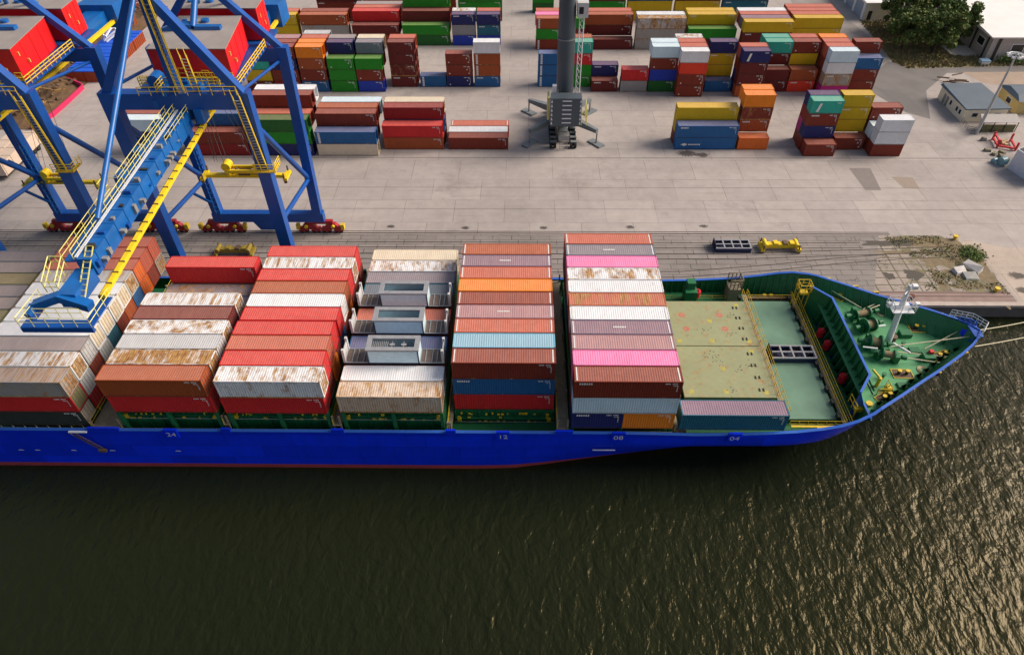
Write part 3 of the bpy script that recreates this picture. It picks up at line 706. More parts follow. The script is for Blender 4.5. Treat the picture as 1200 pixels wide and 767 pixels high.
g = MB(DM); pts = outline(36.3, stem(5.6)-.1, .06, 30, 5.6); g.add([(x, y, 5.6) for x, y in pts], [tuple(range(len(pts)))]); g.build('forecastle_deck', ship)
g = MB(DG)
for s in (0, 1):
    Y = (lambda y: y) if s == 0 else (lambda y: 28-y)
    xx = [x for x in xs if x <= 53.8]
    for a, b_ in zip(xx, xx[1:]):
        za = 2.8 if a < 36.3 else 5.6
        def pt(x, k):
            sh = lerp(SHEER, x); z = za+(sh-.02-za)*k/4; return (min(x, stem(z)-.15), Y(13.99 if x >= stem(z) else min(13.9, near_y(min(x, stem(z)), z, sh)+(.16 if x < 46 else .16+.06*(x-46)))), z)
        for k in range(4): g.add([pt(a, k), pt(b_, k), pt(b_, k+1), pt(a, k+1)], [(0, 1, 2, 3)])
    for i in range(46):
        a = 14+i*.88; z0 = 2.8 if a < 36.3 else 5.6; y = min(13.6, lerp(NEAR, a)+.2); yb = min(13.7, near_y(min(a, stem(z0)), z0, lerp(SHEER, a))+.2)
        if a < 53: g.hexa([(a, Y(yb), z0), (a, Y(yb+.5), z0), (a+.09, Y(yb+.5), z0), (a+.09, Y(yb), z0)], [(a, Y(y), lerp(SHEER, a)-.15), (a, Y(y+.12), lerp(SHEER, a)-.15), (a+.09, Y(y+.12), lerp(SHEER, a)-.15), (a+.09, Y(y), lerp(SHEER, a)-.15)])
g.build('bulwark', ship)
g = MB(BLUEC)
for s in (0, 1):
    Y = (lambda y: y) if s == 0 else (lambda y: 28-y)
    for a, b_ in zip(xs, xs[1:]):
        y0, y1 = lerp(NEAR, a), lerp(NEAR, b_); za, zb = lerp(SHEER, a), lerp(SHEER, b_); t_ = .34
        g.hexa([(a, Y(y0-.06), za-.02), (b_, Y(y1-.06), zb-.02), (b_, Y(min(14, y1+t_)), zb-.02), (a, Y(min(14, y0+t_)), za-.02)], [(a, Y(y0-.06), za+.07), (b_, Y(y1-.06), zb+.07), (b_, Y(min(14, y1+t_)), zb+.07), (a, Y(min(14, y0+t_)), za+.07)])
g.build('bulwark_cap', ship)
# raised blue pieces of the side between the bays, frame numbers
for a, b_ in ((-58.6, -54.8), (-42.3, -41.2), (-28.9, -27.4), (-15.1, -13.9), (-1.9, .2)): MB(HB).box((a, -.62, 4.6), (b_, -.35, 5.55)).build('side_plate', ship)
def text(body, loc, size, rot, m, parent, name='lettering', sx=1):
    c = bpy.data.curves.new(name, 'FONT'); c.body = body; c.size = size; c.extrude = .004; c.align_x = 'CENTER'
    o = bpy.data.objects.new('t', c); COL.objects.link(o); o.rotation_euler = rot; o.scale = (sx, 1, 1)
    o.location = Vector(loc); bpy.context.view_layer.update()
    me = bpy.data.meshes.new_from_object(o.evaluated_get(bpy.context.evaluated_depsgraph_get()))
    me.transform(o.matrix_world); bpy.data.objects.remove(o); me.materials.clear(); me.materials.append(m)
    me.transform(Matrix.Translation(-Vector(parent['_o']))); q = bpy.data.objects.new(name, me); COL.objects.link(q); q.parent = parent; return q
MKS = flat('hull_white', (.6, .62, .72), .5)
for bx, tx in ((-48.5, '24'), (-8.2, '12'), (5.7, '08'), (19.6, '04')):
    MB(HB).box((bx-.8, -.78, 3.9), (bx+.8, -.5, 5.5)).build('number_plate', ship)
    text(tx, (bx, -.80, 4.3), 1.0, (math.radians(90), 0, 0), MKS, ship, sx=1.2)
for x in (-68.9, -66.8, -62.2, -57.3, -49.0):
    g = MB(MKS); g.add([(x-.4, -.58, .9), (x+.4, -.58, .9), (x+.22, -.58, 1.08), (x-.22, -.58, 1.08)], [(0, 1, 2, 3)]); g.build('tug_mark', ship)
g = MB(MKS); g.box((2.8, -.62, 1.75), (5.6, -.50, 1.85)); g.build('hull_mark', ship)
# hatch coamings under the bays
LASH = random.Random(5)
def coaming(x0, x1, y0, y1, z1, dots=True, m=DG):
    MB(m).box((x0, y0, 2.8), (x1, y1, z1)).build('hatch_coaming', ship)
    g = MB(m)
    for i in range(int((x1-x0)/1.5)+1): g.box((x0+i*1.5, y0-.25, 2.8), (x0+i*1.5+.1, y0, z1-.2))
    g.box((x0, y0-.4, z1-1.3), (x1, y0, z1-1.2)); g.build('coaming_stiffener', ship)
    g = MB(YEL)
    for i in range(26):
        x = LASH.uniform(x0+.2, x1-.5); z = LASH.choice((z1-.35, z1-.5, z1-1.9, z1-1.1)); g.box((x, y0-.42, z), (x+LASH.uniform(.12, .4), y0-.3, z+LASH.uniform(.12, .4)))
    for x in (x0+.3, x1-.9): g.box((x, y0-.5, z1-1.7), (x+.5, y0-.2, z1-1.1))
    g.build('lashing_bracket', ship)
    g = MB(GREYM); g.tube((x0, y0-.45, z1-1.75), (x1, y0-.45, z1-1.75), .05, 5); g.tube((x0, -.1, 4.45), (x1, -.1, 4.45), .06, 5); g.tube((x0, -.1, 4.9), (x1, -.1, 4.9), .06, 5)
    for i in range(9): g.tube((x0+(x1-x0)*i/8, -.1, 2.8), (x0+(x1-x0)*i/8, -.1, 4.9), .05, 4)
    g.build('side_railing', ship)
for x in (-54.6, -41.2, -27.5): coaming(x, x+12.2, 1.2, 27, 7.6)
coaming(-14.3, -1.9, 3.1, 26.5, 4.9); coaming(.1, 12.2, 2.6, 25.5, 5.2); coaming(-71.2, -58.9, 2.6, 26, 4.85); coaming(-90, -73, 2.6, 26, 4.85)
for x in (-54.6, -48.6, -42.7, -41.2, -35.2, -29.4, -27.5, -21.5, -15.7, .1, 5.9, 11.8):
    z1 = 7.6 if x < -15 else 5.2
    g = MB(DG); g.box((x, .3, 2.8), (x+.4, .8, z1-.35)); g.box((x, .3, z1-.35), (x+.4, 2.8, z1)); g.build('container_support', ship)
    g = MB(DG); g.box((x, 27.0, 2.8), (x+.4, 27.4, z1-.35)); g.box((x, 25.4, z1-.35), (x+.4, 27.4, z1)); g.build('container_support', ship)
# lashing towers and walkway gratings in the gaps between bays
LB = flat('lashing_beige', (.24, .21, .14), .7, var=.5)
for x0, x1, zt in ((-58.7, -54.8, 6.2), (-42.2, -41.35, 7.), (-28.9, -27.7, 7.), (-15.1, -14.4, 6.), (-1.8, -.2, 6.6), (12.35, 14.1, 5.6)):
    g = MB(LB)
    for y in (.2, 5, 10, 15, 20, 25, 27.4): g.box((x0+.1, y, 2.8), (x0+.3, y+.25, zt)); g.box((x1-.3, y, 2.8), (x1-.1, y+.25, zt))
    g.box((x0+.05, .1, zt-1.6), (x1-.05, 27.8, zt-1.5)); g.build('lashing_platform', ship)
    MB(YEL).rail([(x0+.15, .2, zt-1.5), (x0+.15, 27.6, zt-1.5)], 1.1, .04, 2.5).build('platform_railing', ship)
g = MB(WHT)
for i in range(9): g.bar((-71.5+i*1.45, .35, 4.9), (-70.6+i*1.45, -.05, 2.95), .05)
g.build('lashing_rod', ship)
# khaki hatch covers, green hatch cover
KH = paint((.25, .31, .16), .46, .55, .12, key='kh')
for y0, y1, lab in ((5.0, 13.93, 'khaki hatch cover nearer the water with dark scuffs'), (14.07, 23.0, 'khaki hatch cover nearer the quay with four red rings')):
    h = MB(KH, flat('coaming_khaki', (.05, .12, .07), .6)); h.box((14.5, y0, 5.0), (26.0, y1, 5.4)); h.box((14.9, y0+.2 if y0 < 6 else y0, 2.8), (25.7, y1 if y0 < 6 else y1-.2, 5.0), 1)
    o = h.build('hatch_cover', ship); o['label'] = lab
    g = MB(DK)
    for i in range(3 if y0 > 10 else 6):
        cx_, cy_ = LASH.uniform(16, 24.5), LASH.uniform(y0+1, y1-1)
        for k in range(7):
            x, y = cx_+LASH.gauss(0, .5), cy_+LASH.gauss(0, .35); g.add([(x+math.cos(a)*LASH.uniform(.04, .15), y+math.sin(a)*.08, 5.404+k*.0005) for a in (0, 1.3, 2.5, 3.7, 5)], [(0, 1, 2, 3, 4)])
    for i in range(4):
        for dx in (0, .5): g.box((24.1+dx, y0+1+i*2.1, 5.4), (24.22+dx, y0+1.5+i*2.1, 5.5))
    g.build('scuff', o)
    g = MB(flat('worn_yellow', (.42, .38, .08), .7, var=.6, scale=3))
    for x, y in ((15.2, y0+.5), (24.6, y0+.5), (19.6, y0+.6), (24.4, y1-1.2), (20., (y0+y1)/2)): g.add([(x, y, 5.405), (x+.6, y, 5.405), (x+.6, y+.7, 5.405), (x, y+.7, 5.405)], [(0, 1, 2, 3)])
    g.build('yellow_patch', o)
    if y0 > 10:
        for x, y in ((16.6, 20.1), (16.8, 17.3), (21.9, 20.1), (22.1, 17.3)):
            g = MB(flat('faded_red', (.46, .17, .11), .7, var=.6, scale=4)); g.add([(x+math.cos(a*.628)*.5, y+math.sin(a*.628)*.5, 5.406) for a in range(10)]+[(x+math.cos(a*.628)*.12, y+math.sin(a*.628)*.12, 5.406) for a in range(10)], [(a, (a+1) % 10, 10+(a+1) % 10, 10+a) for a in range(10)])
            g.build('red_ring', o)
h = MB(HG, DG); h.box((27.4, 3, 3.4), (33.5, 25, 3.7)); h.box((27.6, 3.2, 2.8), (33.3, 24.8, 3.4), 1)
h.build('hatch_cover', ship)['label'] = 'plain green hatch cover beside the breakwater'
# transverse walkways with yellow rails
for x, z, y0, y1 in ((26.55, 5.0, 2.6, 25.), (34.25, 3.7, 1.9, 26.)):
    g = MB(LB); g.box((x-.35, y0, z-.1), (x+.35, y1, z)); 
    for i in range(12): g.box((x-.3, y0+i*(y1-y0)/12, 2.8), (x-.2, y0+.15+i*(y1-y0)/12, z-.1)); g.box((x+.2, y0+i*(y1-y0)/12, 2.8), (x+.3, y0+.15+i*(y1-y0)/12, z-.1))
    g.build('walkway', ship)
    g = MB(YEL); g.rail([(x-.33, y0, z), (x-.33, y1, z)], 1.05, .045, 1.5); g.rail([(x+.33, y0, z), (x+.33, y1, z)], 1.05, .035, 3.); g.build('walkway_railing', ship)
    for i in range(11):
        g = MB(DK); y = y0+1+i*(y1-y0-2)/10; g.box((x-.95, y, 3.7 if x > 30 else 4.6), (x-.6, y+.7, 4.3 if x > 30 else 5.2)); 
        g.build('cleat_box', ship)
g = MB(YEL); g.box((27.3, 1.6, 3.7), (33.6, 1.9, 3.85)); g.box((30.4, 1.1, 3.75), (33.2, 1.6, 3.9)); g.rail([(27.2, 2.2, 3.2), (34, 2.2, 3.2)], 1.1, .045, 1.2); g.build('side_walkway', ship)
g = MB(BRN); g.box((27.6, 25.8, 2.8), (34, 26.4, 3.5)); g.build('far_walkway', ship)
MB(YEL).rail([(27.4, 25.6, 3.5), (34.3, 25.6, 3.5)], .9, .04, 1.6).build('far_railing', ship)
MB(YEL).rail([(12.5, 26.2, 2.8), (26.5, 26.2, 2.8)], .9, .035, 2).build('far_railing', ship)
# breakwater
BW = [(35.3, 4.1, 7.5), (37.3, 6.8, 7.7), (37.3, 21.2, 7.7), (35.3, 23.9, 7.5)]
g = MB(DG, BLUEC)
full = [(36.2, .95, 5.7), (36.2, 4.1, 5.7)]
for a, b_ in zip(BW, BW[1:]):
    g.hexa([(a[0], a[1], 2.8), (b_[0], b_[1], 2.8), (b_[0]+.14, b_[1], 2.8), (a[0]+.14, a[1], 2.8)], [(a[0], a[1], a[2]), (b_[0], b_[1], b_[2]), (b_[0]+.14, b_[1], b_[2]), (a[0]+.14, a[1], a[2])])
    g.bar((a[0]+.07, a[1], a[2]+.06), (b_[0]+.07, b_[1], b_[2]+.06), .30, .12, 1)
g.bar((35.37, 4.1, 7.5), (36.2, 3.9, 5.7), .30, .12, 1); g.bar((35.37, 23.9, 7.5), (36.2, 24.1, 5.7), .30, .12, 1)
g.hexa([(35.3, 4.1, 2.8), (35.44, 4.1, 2.8), (36.3, 3.9, 2.8), (36.2, 3.8, 2.8)], [(35.3, 4.1, 7.45), (35.44, 4.1, 7.45), (36.3, 3.9, 5.7), (36.2, 3.8, 5.7)], 1)
g.hexa([(36.2, 24.2, 2.8), (36.3, 24.1, 2.8), (35.44, 23.9, 2.8), (35.3, 23.9, 2.8)], [(36.2, 24.2, 5.7), (36.3, 24.1, 5.7), (35.44, 23.9, 7.45), (35.3, 23.9, 7.45)])
g.build('breakwater', ship)
g = MB(DG)
for i in range(12):
    y = 7+i*1.29; g.hexa([(36.05, y, 2.8), (37.29, y, 2.8), (37.29, y+.12, 2.8), (36.05, y+.12, 2.8)], [(37.1, y, 7.5), (37.29, y, 7.5), (37.29, y+.12, 7.5), (37.1, y+.12, 7.5)])
g.box((37.0, 7, 5.2), (37.28, 21, 5.3)); g.build('breakwater_rib', ship)
g = MB(DG, BLUEC)
for y0, y1 in ((.95, 3.85), (24.15, 27.05)):
    yn = near_y(36.2, 2.8, 7.2)+.25; ys = (max(y0, yn) if y0 < 14 else y0, y1 if y0 < 14 else min(y1, 28-yn)); g.hexa([(36.2, ys[0], 2.8), (36.32, ys[0], 2.8), (36.32, ys[1], 2.8), (36.2, ys[1], 2.8)], [(36.2, y0+.25*(y0 < 14), 5.75), (36.32, y0+.25*(y0 < 14), 5.75), (36.32, y1-.25*(y0 > 14), 5.75), (36.2, y1-.25*(y0 > 14), 5.75)]); g.bar((36.26, y0+.5*(y0 < 14), 5.8), (36.26, y1-.5*(y0 > 14), 5.8), .28, .1, 1)
g.box((37.44, 4.0, 2.8), (37.5, 24.0, 5.58)); g.build('deck_bulkhead', ship)
def bollards(x, y, z, ang=0, tray=True, parent=ship, n=2):
    c, s_ = math.cos(ang), math.sin(ang); P = lambda a, b_, h: (x+a*c-b_*s_, y+a*s_+b_*c, z+h)
    if tray:
        g = MB(BRN, YEL); hx, hy = 1.25, .75
        g.hexa([P(-hx, -hy, 0), P(hx, -hy, 0), P(hx, hy, 0), P(-hx, hy, 0)], [P(-hx, -hy, .03), P(hx, -hy, .03), P(hx, hy, .03), P(-hx, hy, .03)])
        cs = [P(-hx, -hy, .05), P(hx, -hy, .05), P(hx, hy, .05), P(-hx, hy, .05)]
        for a, b_ in zip(cs, cs[1:]+cs[:1]): g.bar(a, b_, .08, .1, 1)
        g.build('drip_tray', parent)
    for a in ((-.5, .5) if n == 2 else (-.8, 0, .8)):
        g = MB(DK, YEL); g.tube(P(a, 0, 0), P(a, 0, .6), .2, 10); g.tube(P(a, 0, .6), P(a, 0, .72), .27, 10, 1); g.build('mooring_bollard', parent)
for x, y, a in ((48.6, 17.3, -.05), (49.4, 12.1, .35), (43.0, 8.9, -.05), (39.4, 4.9, .55), (39.6, 24.2, -.9)): bollards(x, y, 5.6, a)
bollards(48.0, 9.3, 5.6, .75, False, n=3)
bollards(33.2-2.3, 26.7, 2.8, 0, False)
# windlasses and winches
def winch(x, y, ang, drum=.8, w=2.0, m=DG):
    c, s_ = math.cos(ang), math.sin(ang); P = lambda a, b_, h: (x+a*c-b_*s_, y+a*s_+b_*c, 5.6+h)
    g = MB(m)
    for a in (-w/2, w/2): g.tube(P(a-.09, 0, 1.05), P(a+.09, 0, 1.05), drum, 18)
    for a in (-w/2-.35, w/2+.35): g.box(tuple(min(p, q) for p, q in zip(P(a-.2, -.5, 0), P(a+.2, .5, 0)))[:2]+(5.6,), tuple(max(p, q) for p, q in zip(P(a-.2, -.5, 0), P(a+.2, .5, 0)))[:2]+(6.8,))
    g.tube(P(-w/2-.9, 0, 1.05), P(w/2+.9, 0, 1.05), .14, 8); g.build('winch_frame', ship)
    g = MB(flat('rope_drum', (.22, .17, .09), .85, var=.4, scale=5)); g.tube(P(-w/2+.1, 0, 1.05), P(w/2-.1, 0, 1.05), drum*.62, 16); g.build('winch_drum', ship)
    g = MB(m)
    g.tube(P(w/2+.9, 0, 1.05), P(w/2+1.5, 0, 1.05), .32, 10); g.tube(P(-w/2-1.5, 0, 1.05), P(-w/2-.9, 0, 1.05), .34, 10)
    g.box(tuple(P(-.6, .9, 0)), tuple(Vector(P(-.6, .9, 0))+Vector((1.0, .8, .9)))); g.build('winch_motor', ship)
winch(41.2, 19.3, .25, .7); winch(41.3, 17.0, .3, 1.0, 1.3); winch(40.9, 13.6, -.2, 1.05, 1.3); winch(41.8, 11.4, -.3, .75, 1.4)
def box_part(name, a, b_, m, parent=ship): return MB(m).box(a, b_).build(name, parent)
box_part('deck_locker', (45.3, 15.4, 5.6), (46.8, 16.5, 6.3), DG); box_part('deck_locker', (46.5, 10.9, 5.6), (47.9, 12.1, 6.5), DG)
box_part('vent_head', (47.3, 11.6, 6.5), (47.8, 12.1, 6.9), REDP); 
g = MB(WHT); g.tube((42.0, 16.8, 6.4), (43.6, 17., 6.5), .16, 6); g.tube((43.3, 13.6, 6.5), (44.9, 11.9, 6.4), .18, 6); g.tube((38.6, 12.2, 7.2), (40.4, 11.9, 7.2), .12, 6); g.build('chain_stopper', ship)
g = MB(flat('mooring_rope', (.62, .58, .40), .9, scale=6))
for p, q in (((41, 19.4, 6.7), (44, 20.6, 7.0)), ((41.6, 20.1, 6.6), (44.8, 21.9, 6.5)), ((47.4, 13., 6.1), (53.0, 15.6, 7.2)), ((42.3, 11.2, 6.6), (48.6, 10.4, 6.1)), ((42.6, 12.8, 6.7), (53., 13.8, 7.6)), ((43.3, 12., 6.5), (50, 11.6, 6.)), ((38.6, 24.9, 6.2), (41.5, 20.4, 6.6))): g.tube(p, q, .07, 5, cap=False)
g.build('deck_rope', ship)
# foremast
mast = MB(WHT); mast.tube((43.3, 14.6, 5.6), (42.3, 14.3, 13.4), .42, 12, r2=.34); mast.tube((42.3, 14.3, 13.4), (41.9, 14.1, 16.2), .32, 8, r2=.2)
mast.build('foremast', ship)
g = MB(WHT); g.box((41.0, 13.2, 12.2), (43.7, 15.4, 12.3)); g.rail([(41., 13.2, 12.3), (43.7, 13.2, 12.3), (43.7, 15.4, 12.3), (41., 15.4, 12.3), (41., 13.2, 12.3)], 1.0, .05, .9)
g.tube((40.7, 14.2, 12.6), (44.3, 14.2, 12.6), .09, 6); g.box((40.4, 13.9, 12.6), (40.9, 14.4, 13.2)); g.box((43.9, 13.9, 12.6), (44.4, 14.4, 13.2)); g.tube((41.2, 13.2, 15.4), (42.8, 14.9, 15.4), .08, 6); g.box((42.4, 13.9, 15.6), (43.0, 14.5, 16.1)); g.tube((41.9, 14.1, 16.2), (41.9, 14.1, 17.2), .05, 5)
g.build('mast_platform', ship)
MB(BRN).tube((43.9, 14.9, 5.6), (43.9, 14.9, 6.6), .5, 12).build('anchor_chain_pipe', ship)
# bow railing and details
g = MB(WHT); g.rail([(51.2, 16.8, 8.4), (53.4, 15.7, 8.7), (54.4, 14.0, 8.8), (53.2, 12.5, 8.6)], 1.25, .06, .7, 2); g.build('bow_railing', ship)
g = MB(BLUEC); g.box((52.9, 12.9, 8.35), (54.0, 15.1, 8.5)); g.rail([(52.3, 16.2, 8.0), (53.9, 15.0, 8.3)], .9, .12, .6); g.build('bow_platform', ship)
g = MB(YEL)
for x, y, z in ((50.4, 17.9, 8.0), (47.0, 21.2, 7.3), (44.0, 23.2, 7.2), (41.6, 24.6, 7.1), (38.3, 26.4, 7.0)): g.box((x, y-.1, z-.4), (x+.8, y+.12, z))
g.box((51.6, 12., 6.1), (52.6, 12.4, 6.4)); g.box((49.2, 10.8, 5.62), (50.6, 11.5, 6.0)); g.build('fairlead', ship)
for i in range(11):
    g = MB(DG); x = 38+i*1.35; y = near_y(x, 5.6, lerp(SHEER, x)); g.add([(x, y+.25, 5.6), (x, y+1.1, 5.6), (x, y+.25, 6.9)], [(0, 1, 2)]); g.hexa([(x, y+.3, 5.6), (x+.1, y+.3, 5.6), (x+.1, y+.95, 5.6), (x, y+.95, 5.6)], [(x, y+.3, 6.7), (x+.1, y+.3, 6.7), (x+.1, y+.4, 6.7), (x, y+.4, 6.7)])
    g.build('bulwark_stay', ship)
# red lockers, yellow cranes and stands at the deck front
for x, y, z in ((36.1, 18.3, 2.8), (36.2, 15.9, 2.8), (36.3, 9.8, 2.8), (21.2-1, 26.6, 2.8)):
    g = MB(REDP); g.tube((x, y, z+.4), (x, y, z+1.5), .55, 10); g.tube((x-.2, y, z+1.5), (x+.2, y, z+1.6), .3, 8); g.build('red_drum', ship)
g = MB(YEL)
g.box((35.4, 3.4, 4.6), (37.0, 4.2, 5.2)); g.tube((36.9, 3.8, 4.4), (36.9, 3.8, 5.9), .42, 10); g.rail([(35.2, 3.2, 4.6), (35.2, 5.2, 4.6)], 1.4, .08, 1.); g.tube((35.8, 3.8, 2.8), (35.8, 3.8, 4.6), .12, 6); g.build('davit', ship)
g = MB(YEL); g.tube((38.9, 6.8, 5.6), (38.9, 6.8, 7.2), .22, 8); g.tube((38.9, 6.8, 7.1), (38.3, 8., 7.4), .15, 6); g.rail([(38.4, 5.4, 5.6), (40.1, 5.4, 5.6), (40.1, 6.9, 5.6)], 1.1, .07, .8); g.tube((39.7, 6.1, 6), (40.3, 6.1, 6), .45, 10); g.build('deck_crane', ship)
g = MB(YEL); 
for p in ((33.5, 23.1), (35., 23.1), (33.5, 24.3), (35., 24.3)): g.tube((*p, 2.8), (*p, 8.2), .06, 5)
g.rail([(33.4, 23., 7.2), (35.1, 23., 7.2), (35.1, 24.4, 7.2), (33.4, 24.4, 7.2), (33.4, 23., 7.2)], 1.2, .07, .9); g.box((33.7, 22.9, 6.8), (34.8, 23.8, 7.1)); g.build('lookout_stand', ship)
g = MB(LB); g.box((24.7, 26., 2.8), (26.4, 27.8, 5.)); g.rail([(24.7, 26., 5.), (26.4, 26., 5.), (26.4, 27.8, 5.), (24.7, 27.8, 5.)], 1.8, .09, .6); g.build('gangway_stand', ship)
g = MB(DG); g.box((18.2, 25.3, 2.8), (19.9, 27., 5.)); g.box((18.4, 26., 5.), (19.6, 27.2, 6.2)); g.build('vent_house', ship)
g = MB(BRN)
for i in range(10): g.bar((-60.6+i*.2, -.85, 4.4-i*.28), (-60.0+i*.2, -.85, 4.4-i*.28), .07, .09)
g.bar((-60.8, -.85, 4.8), (-58.6, -.85, 1.7), .06); g.bar((-60.1, -.85, 4.8), (-57.9, -.85, 1.7), .06); g.box((-58.6, -1.1, 1.3), (-57.7, -.8, 1.7)); g.build('accommodation_ladder', ship)
g = MB(WHT); g.box((-61., -.8, 4.8), (-58.8, -.5, 5.0)); g.build('ladder_beam', ship)

# tool bins (same kind on the hatch and on the quay)
def tool_bin(x, y, z, lab, m=flat('bin_navy', (.012, .022, .07), .6), m2=flat('bin_edge', (.30, .31, .33), .6, var=.4)):
    t = thing('lashing_gear_bin', (x, y, z), lab, 'gear bin', 'eight-compartment lashing gear bins', local=True)
    L, Wd, H = 6.06, 2.44, .95
    g = MB(m); g.box((0, -Wd/2, 0), (L, -Wd/2+.07, H)); g.box((0, Wd/2-.07, 0), (L, Wd/2, H)); g.box((0, -Wd/2+.07, 0), (.07, Wd/2-.07, H+.5)); g.box((L-.07, -Wd/2+.07, 0), (L, Wd/2-.07, H)); g.box((.07, -Wd/2+.07, 0), (L-.07, Wd/2-.07, .08)); g.build('tray', t)
    g = MB(m2)
    for i in range(5): g.box((i*(L-.2)/4, -Wd/2+.08, H-.35), (i*(L-.2)/4+.2, Wd/2-.08, H+.03))
    for y_ in (-Wd/2-.01, -.1, Wd/2-.19): g.box((.0, y_, H-.18), (L, y_+.2, H+.015))
    g.build('divider', t)
    g = MB(BRN)
    rr = random.Random(int(x*10))
    for i in range(60): a, b_ = rr.uniform(.3, L-.3), rr.uniform(-1, 1); g.bar((a, b_, .35), (a+rr.uniform(-.5, .5), b_+rr.uniform(-.2, .2), .5), .09)
    g.build('lashing_gear', t)
tool_bin(27.55, 13.75, 3.7, 'navy open bin of lashing gear lying across the green hatch cover')
tool_bin(26.6, 42.6, .01, 'navy open bin of lashing gear standing on the quay paving')
# mooring lines
for a, b_, lab in (((53.8, 14.6, 7.9), (90, 31.5, .3), 'pale mooring line from the bow tip to the quay, upper one'), ((52.8, 12.0, 7.6), (95, 30., .3), 'pale mooring line leaving the bow nearer the water')):
    pts = []
    for i in range(25):
        f_ = i/24; p = Vector(a).lerp(Vector(b_), f_); p.z -= 2.2*4*f_*(1-f_)*.5; pts.append(p)
    tag(MB(flat('mooring_rope', (.6, .5, .3), .9)).path(pts, .06, 5).build('mooring_line'), lab, 'mooring line', 'mooring lines from the bow')

# ------------------------------------------------------------------ gantry cranes
CB = flat('crane_blue', (.004, .075, .34), .4, var=.3, scale=.5); CB2 = flat('boom_blue', (.006, .115, .40), .35, var=.45, scale=.6)
HR = flat('house_red', (.70, .010, .012), .45, var=.2, scale=.4); HRF = flat('house_roof', (.30, .27, .25), .7, var=.3, scale=.5); CRED = flat('bogie_red', (.35, .015, .02), .5, var=.4)
PYL = flat('pale_yellow', (.72, .66, .18), .5); ROPE = flat('wire_rope', (.05, .05, .05), .5); YR_ = flat('rail_yellow', (.82, .58, .01), .45, var=.2)
CX = -49.9
def crane(lab):
    t = thing('gantry_crane', (CX, 39, 0), lab, 'gantry crane', 'blue ship-to-shore gantry cranes on the quay')
    B = lambda n, g: g.build(n, t)
    for x, y, x2, top in ((CX+8.65, 31, CX+8.65, 33.3), (CX-8.65, 31, CX-8.65, 33.3), (CX+8.6, 47, CX+9.4, 32.6), (CX-8.6, 47, CX-9.4, 32.6)):
        g = MB(CB); g.bar((x, y, 3.4), (x2, y, top), 1.7 if y < 40 else 1.45, 1.5, upv=(0, 1, 0)); B('leg', g)
    g = MB(CB); g.box((CX-8.0, 30.3, 31.1), (CX+8.0, 31.9, 33.2)); B('portal_beam', g)
    g = MB(CB); g.box((CX-8.8, 46.3, 30.6), (CX+8.8, 47.7, 32.5)); B('portal_beam', g)
    for y in (31, 47):
        g = MB(CB); g.box((CX-9.6, y-.65, 2.5), (CX+9.6, y+.65, 4.2)); B('sill_beam', g)
        g = MB(CB); g.hexa([(CX-1.8, y-.7, .9), (CX+1.8, y-.7, .9), (CX+1.8, y+.7, .9), (CX-1.8, y+.7, .9)], [(CX-2.8, y-.7, 2.6), (CX+2.8, y-.7, 2.6), (CX+2.8, y+.7, 2.6), (CX-2.8, y+.7, 2.6)]); B('cable_reel', g)
        for x in (CX-8.6, CX+8.6):
            g = MB(CRED, YEL)
            g.box((x-2.3, y-.35, 1.9), (x+2.3, y+.35, 2.5)); 
            for dx in (-2., 2.):
                g.hexa([(x+dx-1.7, y-.4, .75), (x+dx+1.7, y-.4, .75), (x+dx+1.7, y+.4, .75), (x+dx-1.7, y+.4, .75)], [(x+dx-.7, y-.4, 1.9), (x+dx+.7, y-.4, 1.9), (x+dx+.7, y+.4, 1.9), (x+dx-.7, y+.4, 1.9)])
                for w_ in (-1.15, 1.15): g.box((x+dx+w_-.75, y-.45, .45), (x+dx+w_+.75, y+.45, 1.0))
            for dx in (-3.9, 3.9): g.box((x+dx-.3, y-.5, .8), (x+dx+.3, y+.3, 1.8), 1); g.tube((x+dx*.6, y-.5, 1.6), (x+dx*.6, y-.9, 1.6), .3, 8, 1)
            bo = B('bogie', g)
            g = MB(DK)
            for dx in (-3.5, -2.6, -1.4, -.5, .5, 1.4, 2.6, 3.5): g.tube((x+dx, y-.18, .4), (x+dx, y+.18, .4), .38, 12)
            g.build('wheel', bo)
    for s_ in (1, -1):
        X = CX+s_*8.6
        g = MB(CB); g.tube((X, 31.6, 28.6), (X, 46.4, 11.4), .42, 8); B('diagonal_brace', g)
        g = MB(CB); g.tube((X, 46.4, 11.0), (X, 31.6, 13.2), .36, 8); B('cross_brace', g)
        g = MB(CB); g.tube((X, 46.4, 30.6), (X, 31.6, 33.2), .22, 6); B('top_tie', g)
        g = MB(CB); g.bar((CX+s_*8.5, 31, 33.0), (CX+s_*.7, 31, 45.), 1.05, 1.15, upv=(0, 1, 0)); B('frame_leg', g)
        g = MB(CB); g.bar((CX+s_*9.2, 47, 32.2), (CX+s_*.6, 47, 41.4), .85, 1.0, upv=(0, 1, 0)); B('frame_leg', g)
    g = MB(CB); g.bar((CX+.4, 31.0, 33), (CX+.4, 31.0, 45), .95, .9, upv=(0, 1, 0)); B('centre_post', g)
    g = MB(CB); g.box((CX-1.3, 30.2, 44.5), (CX+1.5, 31.8, 46)); B('apex_block', g)
    g = MB(CB2); g.tube((CX, 7.2, 30.6), (CX, 30.4, 45.2), .29, 10); B('forestay', g)
    g = MB(CB2); g.tube((CX, 47, 41.6), (CX, 41.6, 37.2), .42, 10); g.tube((CX-.3, 47, 41.4), (CX-2.4, 50.5, 37.2), .3, 8); g.tube((CX+.3, 47, 41.4), (CX+2., 50.5, 37.2), .3, 8); g.tube((CX, 31.6, 45.4), (CX, 47, 41.8), .3, 8); B('backstay', g)
